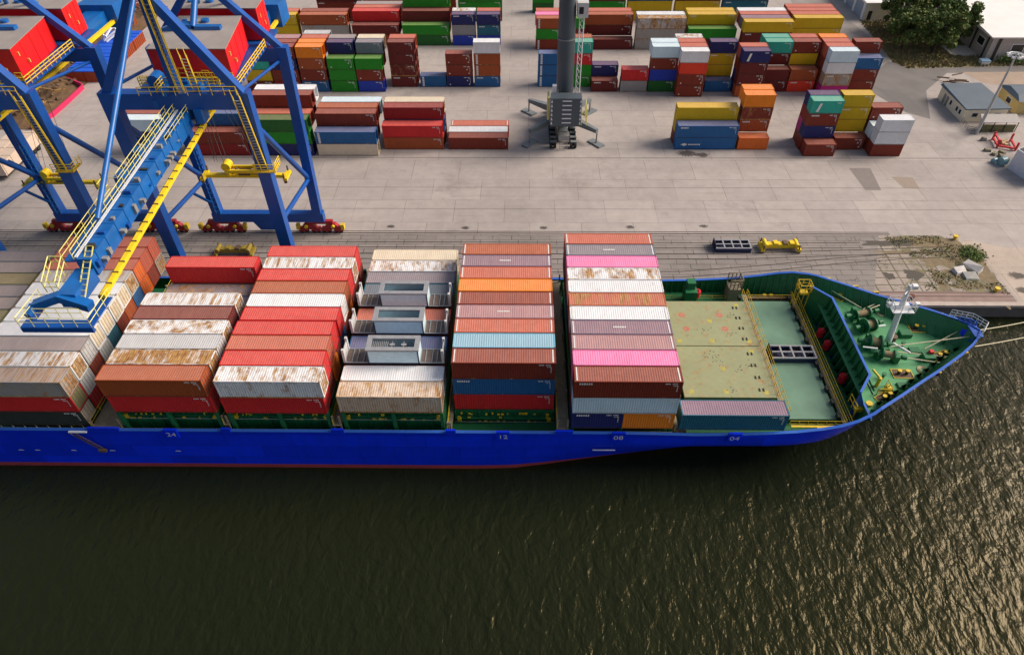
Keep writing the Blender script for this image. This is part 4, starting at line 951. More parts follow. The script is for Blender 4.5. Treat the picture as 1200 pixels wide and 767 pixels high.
    g = MB(CB2); g.box((CX-2.2, 41.3, 36.95), (CX-.2, 42.7, 37.6)); g.hexa([(CX-4.5, 40.6, 36.95), (CX-2.3, 40.6, 36.95), (CX-2.3, 41.6, 36.95), (CX-4.5, 41.6, 36.95)], [(CX-4.5, 40.6, 37.1), (CX-2.3, 40.6, 37.9), (CX-2.3, 41.6, 37.9), (CX-4.5, 41.6, 37.1)]); g.box((CX+.4, 41., 36.95), (CX+3.8, 41.9, 37.5)); B('stay_foot', g)
    # boom over the ship and back reach
    a, b_ = Vector((CX+.5, 31.5, 29.9)), Vector((CX+.7, 1.6, 28.7))
    g = MB(CB2)
    g.bar(a, b_, 1.55, 2.1)
    for i in range(13):
        p = a.lerp(b_, (i+.5)/13); d = (b_-a).normalized(); g.bar(p-d*.05, p+d*.05, 1.68, 2.2)
    B('boom', g)
    g = MB(CB2); g.box((CX-1.1, 31.8, 28.7), (CX+1.9, 70, 30.9)); g.box((CX-2.4, 66, 28.2), (CX+3.6, 70.5, 31.8)); B('back_girder', g)
    off = Vector((-1.45, 0, .7))
    g = MB(CB2); g.bar(a+off, b_+off, 1.1, .14); B('boom_walkway', g)
    g = MB(PYL); off = Vector((-1.95, 0, .8)); o2 = Vector((-.85, 0, .95)); q1, q2 = a.lerp(b_, .55), a.lerp(b_, .62)
    g.rail([a+off, q1+off, q1+off+Vector((-1.2, 0, 0)), q2+off+Vector((-1.2, 0, 0)), q2+off, b_+off], 1.1, .045, 1.6); g.rail([a+o2, b_+o2], 1.1, .045, 1.6)
    o3 = Vector((.8, 0, 1.1)); g.rail([a+o3, a.lerp(b_, .3)+o3], .9, .035, 1.6); B('boom_railing', g)
    for f_, w_ in ((.12, 1.6), (.32, 1.3), (.5, 1.8), (.72, 1.2)):
        g = MB(CB2); p = a.lerp(b_, f_); g.box(p+Vector((-2.9, -.8, -.6)), p+Vector((-2.0, w_-.8, .9))); B('sheave_housing', g)
    rr = random.Random(3)
    for i in range(26):
        p = a.lerp(b_, (i+.5)/26); s_ = 1 if i % 3 else -1
        g = MB((DK, CB, GREYM)[i % 3]); g.box(p+Vector((s_*.8, -.25, -1.0+rr.random())), p+Vector((s_*.8+.3, .25, -.5+rr.random()))) if i % 2 else g.box(p+Vector((rr.uniform(-.6, .3), -.2, 1.05)), p+Vector((.6, .2, 1.1+rr.uniform(.1, .45))))
        if g.v: B('junction_box', g)
    g = MB(flat('pipe_white', (.6, .62, .62), .5)); 
    for dx in (-.7, -.5): g.tube(a+Vector((dx, 0, 1.25)), b_+Vector((dx, 0, 1.25)), .07, 5)
    B('cable_pipe', g)
    g = MB(YR_); g.bar((CX+2.5, 31, 28.9), (CX+3.2, -1.5, 27.6), .46, .5); g.bar((CX+2.6, 31, 29.2), (CX+2.8, 70, 29.2), .5, .5); B('trolley_rail', g)
    g = MB(BRN); g.bar((CX+2.1, 31, 28.7), (CX+2.8, -1.5, 27.4), .2, .4)
    for i in range(20): p = Vector((CX+2.5, 31, 29.2)).lerp(Vector((CX+3.2, -1.5, 27.9)), i/20); g.box(p-Vector((.25, .06, .1)), p+Vector((.34, .06, .03)))
    g.bar((CX+2.2, 31, 28.9), (CX+2.4, 66, 28.9), .15, .4); B('cable_tray', g)
    for f_ in (.05, .3, .33, .36, .62, .8, .95): g = MB(GREYM); p = a.lerp(b_, f_); g.box(p+Vector((.8, -.2, -.4)), p+Vector((1.4, .3, .0))); B('floodlight', g)
    # head of the boom
    g = MB(CB)
    g.box((CX-3.1, -5.3, 27.0), (CX+3.7, -4.3, 27.12)); g.box((CX+2.7, -4.3, 27.0), (CX+3.7, -1.0, 27.12)); g.box((CX-3.1, -4.0, 26.5), (CX-2.7, -1.2, 27.0)); g.box((CX-3.1, -5.4, 26.5), (CX+3.7, -5.1, 27.1)); B('head_platform', g)
    g = MB(CB2)
    g.bar((CX-3.0, -2.6, 27.4), (CX-.4, -2.2, 28.2), .9, .8); g.bar((CX-.4, -2.2, 28.2), (CX+2.6, -2.8, 27.5), .95, .85); g.box((CX-.5, -2.4, 27.0), (CX+1.3, 1.6, 28.6)); g.bar((CX-3.1, -2.6, 27.4), (CX-3.1, -3.9, 27.1), .5, .7); B('boom_head', g)
    g = MB(PYL); g.rail([(CX-3.1, -1.2, 27.15), (CX-3.1, -5.3, 27.15), (CX+3.7, -5.3, 27.15), (CX+3.7, -1., 27.15)], 1.1, .045, 1.3)
    g.rail([(CX-2.2, -4., 27.15), (CX+2.3, -4., 27.15)], 1.1, .045, 1.2); B('head_railing', g)
    g = MB(PYL); 
    for dx in (1.2, 1.9): g.bar((CX+dx, -3.0, 27.4), (CX+dx-.6, 3.0, 30.2), .09)
    for i in range(12): f_ = i/11; g.tube((CX+1.2-.6*f_, -3.0+6*f_, 27.5+2.8*f_), (CX+1.9-.6*f_, -3.0+6*f_, 27.5+2.8*f_), .04, 4)
    g.rail([(CX-1.9, -1.6, 28.2), (CX-.6, -1.6, 28.2), (CX-.6, .8, 29.4), (CX-1.9, .8, 29.4), (CX-1.9, -1.6, 28.2)], 1.3, .06, .8); B('head_ladder', g)
    # machinery houses
    for n_, (y0, y1, x0, x1, x1b) in enumerate(((35.0, 46.2, CX-3.6, CX+6.3, CX+4.9), (48.4, 53.0, CX-5.2, CX+6.4, CX+6.2))):
        zt = 36.9 if n_ == 0 else 37.2
        h = MB(HR); h.hexa([(x0, y0, 32.9), (x1, y0, 32.9), (x1b, y1, 32.9), (x0, y1, 32.9)], [(x0, y0, zt), (x1, y0, zt), (x1b, y1, zt), (x0, y1, zt)])
        for i in range(1, 4):
            f_ = i/4; yy = y0+(y1-y0)*f_; xx = x1+(x1b-x1)*f_; h.box((xx-.05, yy-.04, 33.), (xx+.05, yy+.04, zt-.2))
        ho = h.build('machinery_house', t)
        g = MB(HRF); g.hexa([(x0-.1, y0-.1, zt+.02), (x1+.1, y0-.1, zt+.02), (x1b+.1, y1+.1, zt+.02), (x0-.1, y1+.1, zt+.02)], [(x0-.1, y0-.1, zt+.12), (x1+.1, y0-.1, zt+.12), (x1b+.1, y1+.1, zt+.12), (x0-.1, y1+.1, zt+.12)]); g.build('house_roof', ho)
        g = MB(CB2); g.tube((x0+4.4, y1-2.2, zt+.12), (x0+4.4, y1-2.2, zt+.5), .55, 12); g.tube((x0+1.6, y1-2.2, zt+.12), (x0+1.6, y1-2.2, zt+.4), .35, 10); g.build('roof_fan', ho)
        g = MB(PYL); g.box((x1-.25, y0+1.2, 35.6), (x1+.04, y0+1.3, 36.1)); g.box((x1-.25, y0+2.6, 34.2), (x1+.04, y0+2.7, 34.7)); g.build('door_handle', ho)
    g = MB(CB); g.box((CX-5.4, 33.4, 32.4), (CX+7.2, 53, 32.75)); B('house_floor', g)
    g = MB(YEL)
    g.rail([(CX-5.4, 33.4, 32.75), (CX+7.4, 33.4, 32.75), (CX+7.4, 46, 32.75)], 1.2, .07, 1.3, 2)
    g.rail([(CX-3.8, 29.6, 33.3), (CX+8.4, 29.8, 33.3)], 1.1, .05, 1.5); g.rail([(CX-4.6, 32.6, 33.3), (CX-1.8, 32.6, 33.3), (CX-1.8, 30.3, 33.3)], 1.2, .06, .9, 2); g.rail([(CX+2.4, 32.7, 33.3), (CX+5.4, 32.7, 33.3)], 1.6, .06, .8, 2)
    B('platform_railing', g)
    g = MB(CB2)
    g.box((CX-3.8, 31.9, 31.4), (CX-.6, 34.2, 33.3)); g.tube((CX-2.6, 31.8, 34.1), (CX-2.6, 33.6, 34.1), .8, 12); g.box((CX-.6, 32, 31.6), (CX+3.2, 35, 33.3)); g.box((CX-1.6, 29.9, 27.8), (CX-.4, 31.8, 31.2)); g.box((CX+2.1, 29.9, 29.4), (CX+3.1, 31.8, 31.2)); g.tube((CX-2.2, 30.4, 30.4), (CX+.6, 30.4, 30.4), .6, 12)
    rr = random.Random(8)
    for i in range(22):
        p = Vector((CX+rr.uniform(-3.6, 4.6), rr.uniform(29.8, 34.4), rr.uniform(31.2, 33.6))); q = Vector((rr.uniform(.3, 1.), rr.uniform(.3, .9), rr.uniform(.3, 1.1)))
        g.box(p, p+q)
    B('boom_hinge', g)
    g = MB(YEL)
    for k in range(7): x = CX-3.4+k*1.5; g.rail([(x, 34.6, 32.75), (x+.9, 34.6, 32.75)], 1.3+.3*(k % 3), .055, .9, 2)
    B('gallery_railing', g)
    # zig-zag stairs and ladders
    def stair(name, p, q, wd=.9, rung=.4, h=1.0):
        p, q = Vector(p), Vector(q); g = MB(YEL, GREYM); d = q-p; side_ = Vector((1, 0, 0))*wd/2
        for s_ in (-1, 1):
            g.bar(p+side_*s_, q+side_*s_, .09, .16); g.tube(p+side_*s_+Vector((0, -.3, h)), q+side_*s_+Vector((0, -.3, h)), .045, 4)
            n = int(d.length/1.4)
            for i in range(n+1): r_ = p+d*i/n; g.tube(r_+side_*s_, r_+side_*s_+Vector((0, -.3, h)), .035, 4)
        for i in range(int(d.length/rung)): r_ = p+d*(i*rung/d.length); g.box(r_-side_-Vector((0, .12, .02)), r_+side_+Vector((0, .12, .02)), 1)
        return B(name, g)
    stair('stair', (CX+9.0, 30., 22.6), (CX+8.2, 29.7, 33.2)); stair('stair', (CX+1.4, 30.2, 33.4), (CX+1.0, 30.2, 44.6), .8, .5, .6)
    stair('stair', (CX+3.0, 30.9, 33.3), (CX+1.6, 33.2, 36.9), .8)
    g = MB(YEL); g.box((CX+8.0, 29.6, 22.4), (CX+10.4, 30.2, 22.55)); g.rail([(CX+7.8, 29.5, 22.5), (CX+10.6, 29.5, 22.5), (CX+10.6, 31.9, 22.5)], 1.2, .06, .8, 2); g.box((CX+10.0, 29.6, 22.5), (CX+10.6, 31.8, 22.6)); B('leg_platform', g)
    g = MB(CB2)
    for xx in (-8.4, -7.6): g.box((CX+xx, 45.6, 4.6), (CX+xx+.07, 45.9, 17.4))
    for i in range(14): g.box((CX-8.33, 45.6, 5+i*.9), (CX-7.6, 45.9, 5.08+i*.9))
    B('access_ladder', g)
    for z in (12.5, 4.8+2): g = MB(CB2); g.bar((CX-11.4, 45.6, z+2.4), (CX-8.8, 46, z), .35); B('service_arm', g)
    g = MB(ROPE)
    for x in (-1.1, -.5, 3.2, 3.6): g.tube((CX+x-3.2, 35, 21), (CX+x-3.2, 36, 31), .035, 4, cap=False)
    B('wire_rope', g)
    return t
c1 = crane('blue gantry crane whose boom reaches out over the ship')
c1['label'] = 'blue gantry crane with red machinery houses, boom reaching over the second ship bay'
c2 = copy_tree(c1, delta=(-27.5, 0, 0)); c2['label'] = 'blue gantry crane cut off by the photo edge, its boom outside the frame'

def spreader(x, y, z, lab, hang=None, m=YR_):
    t = thing('container_spreader', (x, y, z), lab, 'spreader', 'yellow container spreaders', local=True)
    L = 12.1 if hang else 6.1
    g = MB(m); g.box((-L/2, -.35, 0), (L/2, .35, .5)) if hang else g.box((-L/2+.5, -.45, .25), (L/2-.5, .45, .95)); g.build('main_beam', t)
    for s_ in (-1, 1):
        g = MB(m, BRN); g.box((s_*L/2-.3, -1.2, 0), (s_*L/2+.3, 1.2, .45)); 
        for yy in (-1.1, 1.1): g.box((s_*L/2-.2, yy-.15, -.35), (s_*L/2+.2, yy+.15, 0), 1); g.tube((s_*(L/2-.1), yy, .4), (s_*(L/2-.1), yy, 1.2), .12, 6, 1)
        g.build('end_beam', t)
    if hang:
        g = MB(m, BRN); g.box((-2.6, -.8, 1.0), (2.6, -.5, 1.5)); g.box((-2.6, .5, 1.0), (2.6, .8, 1.5)); g.box((-2.6, -.5, 1.), (-2.2, .5, 1.5)); g.box((2.2, -.5, 1.), (2.6, .5, 1.5))
        for a in (-2.3, 2.3): g.tube((a, -.7, 1.9), (a, .7, 1.9), .65, 12, 0); g.box((a-.2, -.6, .4), (a+.2, .6, 1.1), 0)
        g.box((-.8, -.5, .5), (.8, .5, 1.1), 1); g.tube((-1.9, 0, .5), (-1.0, 0, 1.4), .2, 6, 1); g.build('head_block', t)
        g = MB(ROPE)
        for a in (-2.3, 2.3):
            for yy in (-.6, .6): g.tube((a, yy, 2.2), (a*.5+hang[0]-x, yy+hang[1]-y, hang[2]-z), .035, 4, cap=False)
        g.build('hoist_rope', t)
    else:
        for a in (-1.2, .4, 1.5): g = MB(m, BRN); g.box((a, -.5, .95), (a+.7, .5, 1.2), 1 if a == .4 else 0); g.build('drive_unit', t)
        for a in (-2.6, 2.6): g = MB(m); g.tube((a, -.9, .9), (a, .9, .9), .38, 10); g.build('sheave', t)
    return t
spreader(-46.5, 36.0, 17.9, 'yellow spreader hanging on wires between the legs of the boom-out crane', (CX, 40, 29))
spreader(-82.2, 46.4, 10.2, 'yellow spreader hanging low under the crane at the picture edge', (CX-27.5, 44, 29))
spreader(37.6, 42.4, .35, 'yellow short spreader parked on the quay beside the navy gear bin')
spreader(-54.7, 40.6, .35, 'dull yellow spreader lying on the paving behind the single red container', m=flat('dull_yellow', (.30, .22, .03), .6, var=.5))

# ------------------------------------------------------------------ mobile harbour crane
SL = flat('slate_blue_grey', (.062, .082, .098), .42, var=.2, scale=.4); SLG = flat('outrigger_grey', (.17, .195, .205), .5, var=.3)
t = thing('mobile_harbour_crane', (2.4, 84, 0), 'slate grey mobile harbour crane with tall round tower and four outriggers', 'mobile crane')
g = MB(SLG); g.box((1.5, 78.6, 1.1), (3.3, 92.5, 2.6)); g.box((.2, 81.5, 2.2), (4.6, 91, 3.6)); g.build('chassis', t)
for x in (.1, 4.3):
    for i in range(9):
        y = 76.5+i*1.95
        g = MB(flat('tyre', (.015, .015, .015), .8)); 
        for dx in (-.2, .65): g.tube((x+dx-.35, y, .64), (x+dx+.15, y, .64), .64, 14)
        g.box((x-.4, y-.2, .5), (x+.8, y+.2, 1.2))
        w1 = g.build('wheel', t)
        MB(SLG).box((x-.45, y-.3, 1.3), (x+.85, y+.5, 1.42)).build('mudguard', t)
for sx, px, py in ((-1, -4.5, 78.0), (1, 9.3, 78.0), (-1, -4.6, 92.0), (1, 8.9, 92.0)):
    yb = 83.5 if py < 80 else 88.
    g = MB(SLG); g.bar((2.4+sx*1.8, yb, 2.9), (px, py, 2.9), 1.35, 1.5, w2=.5); ar = g.build('outrigger_arm', t)
    g = MB(GREYM); g.tube((px, py, .3), (px, py, 2.6), .18, 8); g.build('support_jack', ar)
    g = MB(SLG); a = math.atan2(py-84, px-2.4)+1.57; d = Vector((math.cos(a), math.sin(a), 0))*1.9
    d = Vector((.75*sx*(1 if py < 80 else -1)*-1, -1 if py < 80 else -1, 0)).normalized()*1.7 if True else d
    d = Vector((sx*.78, -1., 0)).normalized()*1.8 if py < 80 else Vector((-sx*.9, -.9, 0)).normalized()*1.7
    g.bar(Vector((px, py, .16))-d, Vector((px, py, .16))+d, 1.6, .3); g.build('support_pad', ar)
g = MB(SL); g.tube((2.4, 82, 3.6), (2.4, 82, 5.0), 2.3, 20); g.build('slewing_ring', t)
g = MB(SL); g.box((-.5, 77, 5.), (5.4, 87, 6.)); g.build('slewing_deck', t)
g = MB(SL); g.box((-.55, 74.2, 5.9), (5.45, 76.8, 11.7)); cw = g.build('counterweight', t)
g = MB(WHT)
for i in range(6):
    z = 6.6+i*.9; g.box((1.7, 74.16, z), (3.5, 74.2, z+.2))
    for s_ in (-.52, 5.08): g.add([(s_, 74.17, z-.25), (s_+.36, 74.17, z-.25), (s_+.18, 74.17, z+.45)], [(0, 1, 2)])
g.build('safety_marking', cw)
g = MB(SL); g.tube((2.4, 79.6, 6), (2.15, 79.6, 26), 1.72, 24, r2=1.6); g.tube((2.15, 79.6, 26.), (1.9, 79.6, 44), 1.6, 24, r2=1.5); tw = g.build('tower', t)
g = MB(SLG); g.tube((2.15, 79.6, 21.1), (2.15, 79.6, 21.35), 1.75, 24); g.build('tower_flange', tw)
g = MB(flat('cabin_white', (.55, .56, .54), .5)); g.box((3.9, 78.4, 25.2), (5.9, 80.6, 27.8)); cb = g.build('operator_cabin', t)
MB(BLK).box((4.2, 78.36, 25.9), (5., 78.4, 27.1)).build('window', cb)
g = MB(WHT)
for a, b_ in (((4.4, 78.6), (5.2, 78.6)), ((5.2, 78.6), (5.2, 79.4)), ((5.2, 79.4), (4.4, 79.4)), ((4.4, 79.4), (4.4, 78.6))):
    g.tube((*a, 6), (*a, 25.2), .06, 4); 
    for k in range(16): g.tube((*a, 6+k*1.2), (*b_, 7.2+k*1.2), .04, 4)
g.build('tower_ladder', t)
g = MB(PYL); g.box((-1.1, 76.9, 6), (-.7, 79.9, 10.6)); g.rail([(5.6, 74.5, 6), (6.6, 74.5, 6), (6.6, 79, 6)], 3.4, .06, 1.1, 3); g.build('deck_guard', t)
g = MB(WHT); g.box((-.2, 77.4, 11.2), (.6, 78.3, 12.8)); g.tube((.4, 77.6, 6), (1.2, 79, 13), .1, 6); g.build('hoist_housing', t)
g = MB(GREYM); g.box((1.3, 75.4, 2.2), (3.5, 77.2, 3.2))
for x in (1.6, 3.1): g.tube((x, 75.3, .3), (x, 76.4, 3.2), .06, 5)
for i in range(7): g.box((1.6, 75.3+i*.15, .35+i*.4), (3.1, 75.45+i*.15, .42+i*.4))
g.build('rear_steps', t)

# ------------------------------------------------------------------ right hand side: buildings, trees, things
CRM = flat('cream_wall', (.86, .78, .58), .8, var=.2, scale=.6); RBL = flat('blue_grey_roof', (.085, .12, .155), .6, var=.2, scale=.4); GL = flat('window_glass', (.02, .025, .03), .15)
YWL = flat('yellow_wall', (.55, .42, .17), .8, var=.25); TIN = flat('pale_tin_roof', (.80, .78, .76), .6, var=.15, scale=.2); WALLG = flat('grey_wall', (.44, .39, .36), .8, var=.3)
t = thing('office_building', (93.4, 93, 0), 'low cream office with blue-grey flat roof beside the lamp mast', 'office')
MB(CRM).box((88.9, 87.7, 0), (97.9, 99.2, 2.9)).build('wall', t)
MB(RBL).hexa([(88.6, 87.2, 2.92), (98.4, 87.6, 2.92), (98.2, 99.8, 2.92), (88.6, 99.6, 2.92)], [(88.6, 87.2, 3.15), (98.4, 87.6, 3.15), (97.6, 99.8, 3.3), (89, 99.6, 3.3)]).build('roof', t)
for a, b_ in (((90.6, 87.64, 1.1), (91.9, 87.7, 2.1)), ((95.3, 87.64, 1.1), (96.7, 87.7, 2.1))): f_ = MB(WHT).box(a, b_).build('window', t); MB(GL).box((a[0]+.1, a[1]-.02, a[2]+.1), (b_[0]-.1, a[1], b_[2]-.1)).build('pane', f_)
for y in (88.9, 90.3, 93.2): f_ = MB(WHT).box((88.84, y, 1.), (88.9, y+.9, 2.1)).build('window', t); MB(GL).box((88.82, y+.08, 1.1), (88.84, y+.82, 2.)).build('pane', f_)
for y in (94.9, 96.2): MB(GREYM).box((88.84, y, .05), (88.9, y+.9, 2.1)).build('door', t)
t = thing('gatehouse', (105.5, 95, 0), 'small yellow house with blue-grey roof at the photo edge', 'house')
MB(YWL).box((102.3, 91.4, 0), (112, 99.2, 2.9)).build('wall', t)
MB(RBL).hexa([(101.8, 91., 2.92), (112.4, 91., 2.92), (112.4, 99.8, 2.92), (101.8, 99.8, 2.92)], [(102.6, 93.4, 3.5), (112.2, 93.4, 3.5), (112.2, 97.4, 3.7), (102.8, 97.4, 3.7)]).build('roof', t)
f_ = MB(WHT).box((104.6, 91.3, .8), (106.2, 91.4, 2.2)).build('window', t); MB(GL).box((104.75, 91.27, .95), (106.05, 91.3, 2.05)).build('pane', f_)
f_ = MB(WHT).box((102.2, 94, .8), (102.3, 96, 2.2)).build('window', t); MB(GL).box((102.17, 94.15, .95), (102.2, 95.85, 2.05)).build('pane', f_)
t = thing('warehouse', (125, 135, 0), 'large warehouse with pale roof and grey walls behind the tree', 'warehouse')
MB(WALLG).box((109.2, 119.6, 0), (160, 160, 5.8)).build('wall', t)
MB(TIN).hexa([(108.2, 118.8, 5.82), (161, 118.8, 5.82), (161, 161, 5.82), (108.2, 161, 5.82)], [(108.2, 118.8, 6.1), (161, 118.8, 6.1), (161, 161, 8.5), (108.2, 161, 8.5)]).build('roof', t)
for i in range(6):
    MB(DK).box((109.0, 121+i*6, 0), (109.2, 121.5+i*6, 5.8)).build('pilaster', t); f_ = MB(WHT).box((109.1, 122.4+i*6, 2.4), (109.2, 125.6+i*6, 4.4)).build('window', t); MB(GL).box((109.05, 122.6+i*6, 2.6), (109.1, 125.4+i*6, 4.2)).build('pane', f_)
for i in range(4):
    MB(DK).box((110.6+i*9, 119.4, 0), (111.3+i*9, 119.6, 5.8)).build('pilaster', t); f_ = MB(WHT).box((114.4+i*9, 119.5, 2.), (117.6+i*9, 119.6, 4.2)).build('window', t); MB(GL).box((114.6+i*9, 119.45, 2.2), (117.4+i*9, 119.5, 4.)).build('pane', f_)
MB(flat('plinth', (.62, .55, .48), .8)).box((102.5, 122.8, 0), (109.0, 128.5, .35)).build('loading_platform', t)
t = thing('storage_shed', (93, 155, 0), 'pale shed with a row of blue roller doors along the road', 'shed')
MB(CRM).box((88.9, 147.3, 0), (97.5, 190, 4.4)).build('wall', t); MB(TIN).box((88.4, 146.9, 4.42), (98, 190.4, 4.7)).build('roof', t)
for i in range(6): MB(flat('roller_door', (.30, .34, .42), .6)).box((88.8, 149.4+i*6.6, .05), (88.9, 154+i*6.6, 3.8)).build('roller_door', t)
for i in range(7): MB(WHT).box((88.6, 147.3+i*6.6, 0), (88.9, 148.3+i*6.6, 4.4)).build('door_pillar', t)
MB(DK).box((89.9, 147.1, .0), (90.9, 147.3, 2.4)).build('door', t)
t = thing('lamp_mast', (89.8, 82.4, 0), 'tall pale floodlight mast with ring of lamps beside the cream office', 'lamp mast')
g = MB(flat('mast_grey', (.45, .45, .44), .5)); g.tube((89.8, 82.4, 0), (89.8, 82.4, 17.2), .34, 12, r2=.16); g.build('pole', t)
g = MB(WHT)
for i in range(12):
    a, b_ = i*.5236, (i+1)*.5236; g.tube((89.8+1.3*math.cos(a), 82.4+1.3*math.sin(a), 16.8), (89.8+1.3*math.cos(b_), 82.4+1.3*math.sin(b_), 16.8), .08, 5)
    if i % 3 == 0: g.tube((89.8, 82.4, 17.), (89.8+1.3*math.cos(a), 82.4+1.3*math.sin(a), 16.8), .06, 5)
g.build('lamp_ring', t)
for i in range(8):
    a = i*.785; MB(WHT).box((89.8+1.35*math.cos(a)-.28, 82.4+1.35*math.sin(a)-.28, 16.45), (89.8+1.35*math.cos(a)+.28, 82.4+1.35*math.sin(a)+.28, 16.75)).build('floodlight', t)
box = MB(CRM); 
t = thing('tank_shelter', (94.5, 84.5, 0), 'open grey lean-to shelter with yellowish panels in front of the office', 'shelter')
MB(flat('lean_roof', (.36, .34, .32), .7, var=.35)).hexa([(90.4, 83., 2.3), (98.3, 83., 2.3), (98.8, 86., 2.6), (91.2, 86., 2.6)], [(90.4, 83., 2.38), (98.3, 83., 2.38), (98.8, 86., 2.7), (91.2, 86., 2.7)]).build('roof', t)
g = MB(flat('dim_panel', (.14, .14, .06), .7, var=.6)); g.box((91., 83.3, .3), (97.9, 83.4, 1.6)); g.box((91., 83.2, 0), (97.9, 83.5, .25)); g.build('panel', t)
for x in (90.8, 93.1, 95.5, 98.0): MB(DK).box((x, 83.1, 0), (x+.12, 83.22, 2.3)).build('post', t)
MB(WHT).box((90.4, 82.95, 2.28), (98.3, 83.02, 2.42)).build('gutter', t)
t = thing('fence', (89, 84, 0), 'thin dark fence in front of the office corner', 'fence')
MB(DK).rail([(88.9, 87.4, 0), (88.2, 83.6, 0), (90.3, 82.2, 0), (91, 83.2, 0)], 1.2, .03, 1.2, 2).build('fence_panel', t)
t = thing('sack_cage', (93.4, 77.6, 0), 'red open steel frame holding straw-coloured sacks', 'steel frame')
g = MB(REDP); 
for a, b_ in (((91.9, 79.9, .5), (91.2, 76.6, .5)), ((91.2, 76.6, .5), (94.3, 75.4, .5)), ((94.3, 75.4, .5), (95.2, 79.2, .5)), ((91.2, 76.6, 0), (91.2, 76.6, 1.8)), ((94.3, 75.4, 0), (94.3, 75.4, 1.8)), ((91.9, 79.9, 0), (91.9, 79.9, 1.8)), ((95.2, 79.2, 0), (95.2, 79.2, 1.8)), ((91.2, 76.6, 1.4), (91.9, 79.9, 1.4))): g.bar(a, b_, .3)
g.build('frame', t)
for i in range(7): MB(flat('sack', (.55, .42, .25), .9)).box((92+random.uniform(0, 1.6), 76.8+i*.3, .1), (92.7+random.uniform(0, 1.6), 77.2+i*.3, .7)).build('sack', t)
for i, (x, y) in enumerate(((88.6, 75.3), (89.3, 73.9), (90.2, 72.9), (91.1, 74.4), (90.6, 71.8))):
    o = MB(flat('block_brown', (.22, .19, .13), .9, var=.5)).hexa([(-.7, -.4, 0), (.6, -.5, 0), (.7, .4, 0), (-.6, .45, 0)], [(-.55, -.35, .5), (.5, -.4, .45), (.55, .35, .55), (-.5, .35, .5)]).build('concrete_block')
    o.location = (x, y, .01); o.rotation_euler.z = i*.7; tag(o, 'rough brown block, %s of the five lying by the white cabin' % ORD[i], 'block', 'rough blocks by the white cabin')
o = MB(flat('stone_grey', (.25, .23, .2), .9, var=.5)).hexa([(-.5, -.4, 0), (.5, -.4, 0), (.5, .4, 0), (-.5, .4, 0)], [(-.4, -.3, .8), (.35, -.3, .7), (.4, .3, .8), (-.4, .3, .75)]).build('boulder'); o.location = (89.9, 79.6, .01); tag(o, 'grey stone standing by itself below the lamp mast', 'stone')
t = thing('site_cabin', (92, 69, 0), 'white cabin with dark roof and blue front edge at the photo edge', 'cabin')
MB(flat('cabin_pale', (.62, .64, .70), .5)).hexa([(89.3, 68.6, 0), (91.2, 62., 0), (100, 65., 0), (97.6, 73.4, 0)], [(89.3, 68.6, 4.2), (91.2, 62., 4.2), (100, 65., 4.2), (97.6, 73.4, 4.2)]).build('wall', t)
MB(DK).hexa([(89.6, 68.6, 4.22), (91.3, 62.4, 4.22), (99.8, 65.2, 4.22), (97.5, 73., 4.22)], [(89.6, 68.6, 4.26), (91.3, 62.4, 4.26), (99.8, 65.2, 4.26), (97.5, 73., 4.26)]).build('roof', t)
MB(REDP).box((91.4, 62.3, 2.3), (91.9, 62.2+.3, 3.2)).build('sign', t)
g = MB(flat('tank_teal', (.18, .34, .38), .4)); g.tube((88.2, 69.8, .8), (89.3, 70.2, .8), .85, 14); g.tube((87.3, 70.6, .5), (88, 71., .5), .5, 10); o = g.build('water_tank'); tag(o, 'round teal tank lying against the corner of the white cabin', 'tank')
t = thing('waste_bin', (108, 117.4, 0), 'white and blue waste skip on the grass verge', 'waste bin')
MB(WHT).hexa([(-.9+108, 116.7, .1), (108.9, 116.7, .1), (108.9, 118, .1), (107.1, 118, .1)], [(106.9, 116.5, 1.1), (109.1, 116.5, 1.1), (109.1, 118.2, 1.1), (106.9, 118.2, 1.1)]).build('tub', t); MB(flat('lid_blue', (.2, .35, .5), .5)).box((106.9, 116.45, 1.12), (109.1, 118.25, 1.25)).build('lid', t)
for i in range(7):
    a = (94.2+random.uniform(-1.8, 2.4), 107.4+random.uniform(-1.6, 2.2), .25+.12*i); d = random.uniform(-.8, .5)
    tag(MB(BRN).tube(a, (a[0]+2.6*math.cos(d), a[1]+2.6*math.sin(d), a[2]+.2), .16, 7).build('log'), 'dark rough log in the heap behind the office, %s from the bottom' % ORD[i], 'log', 'logs heaped behind the office')
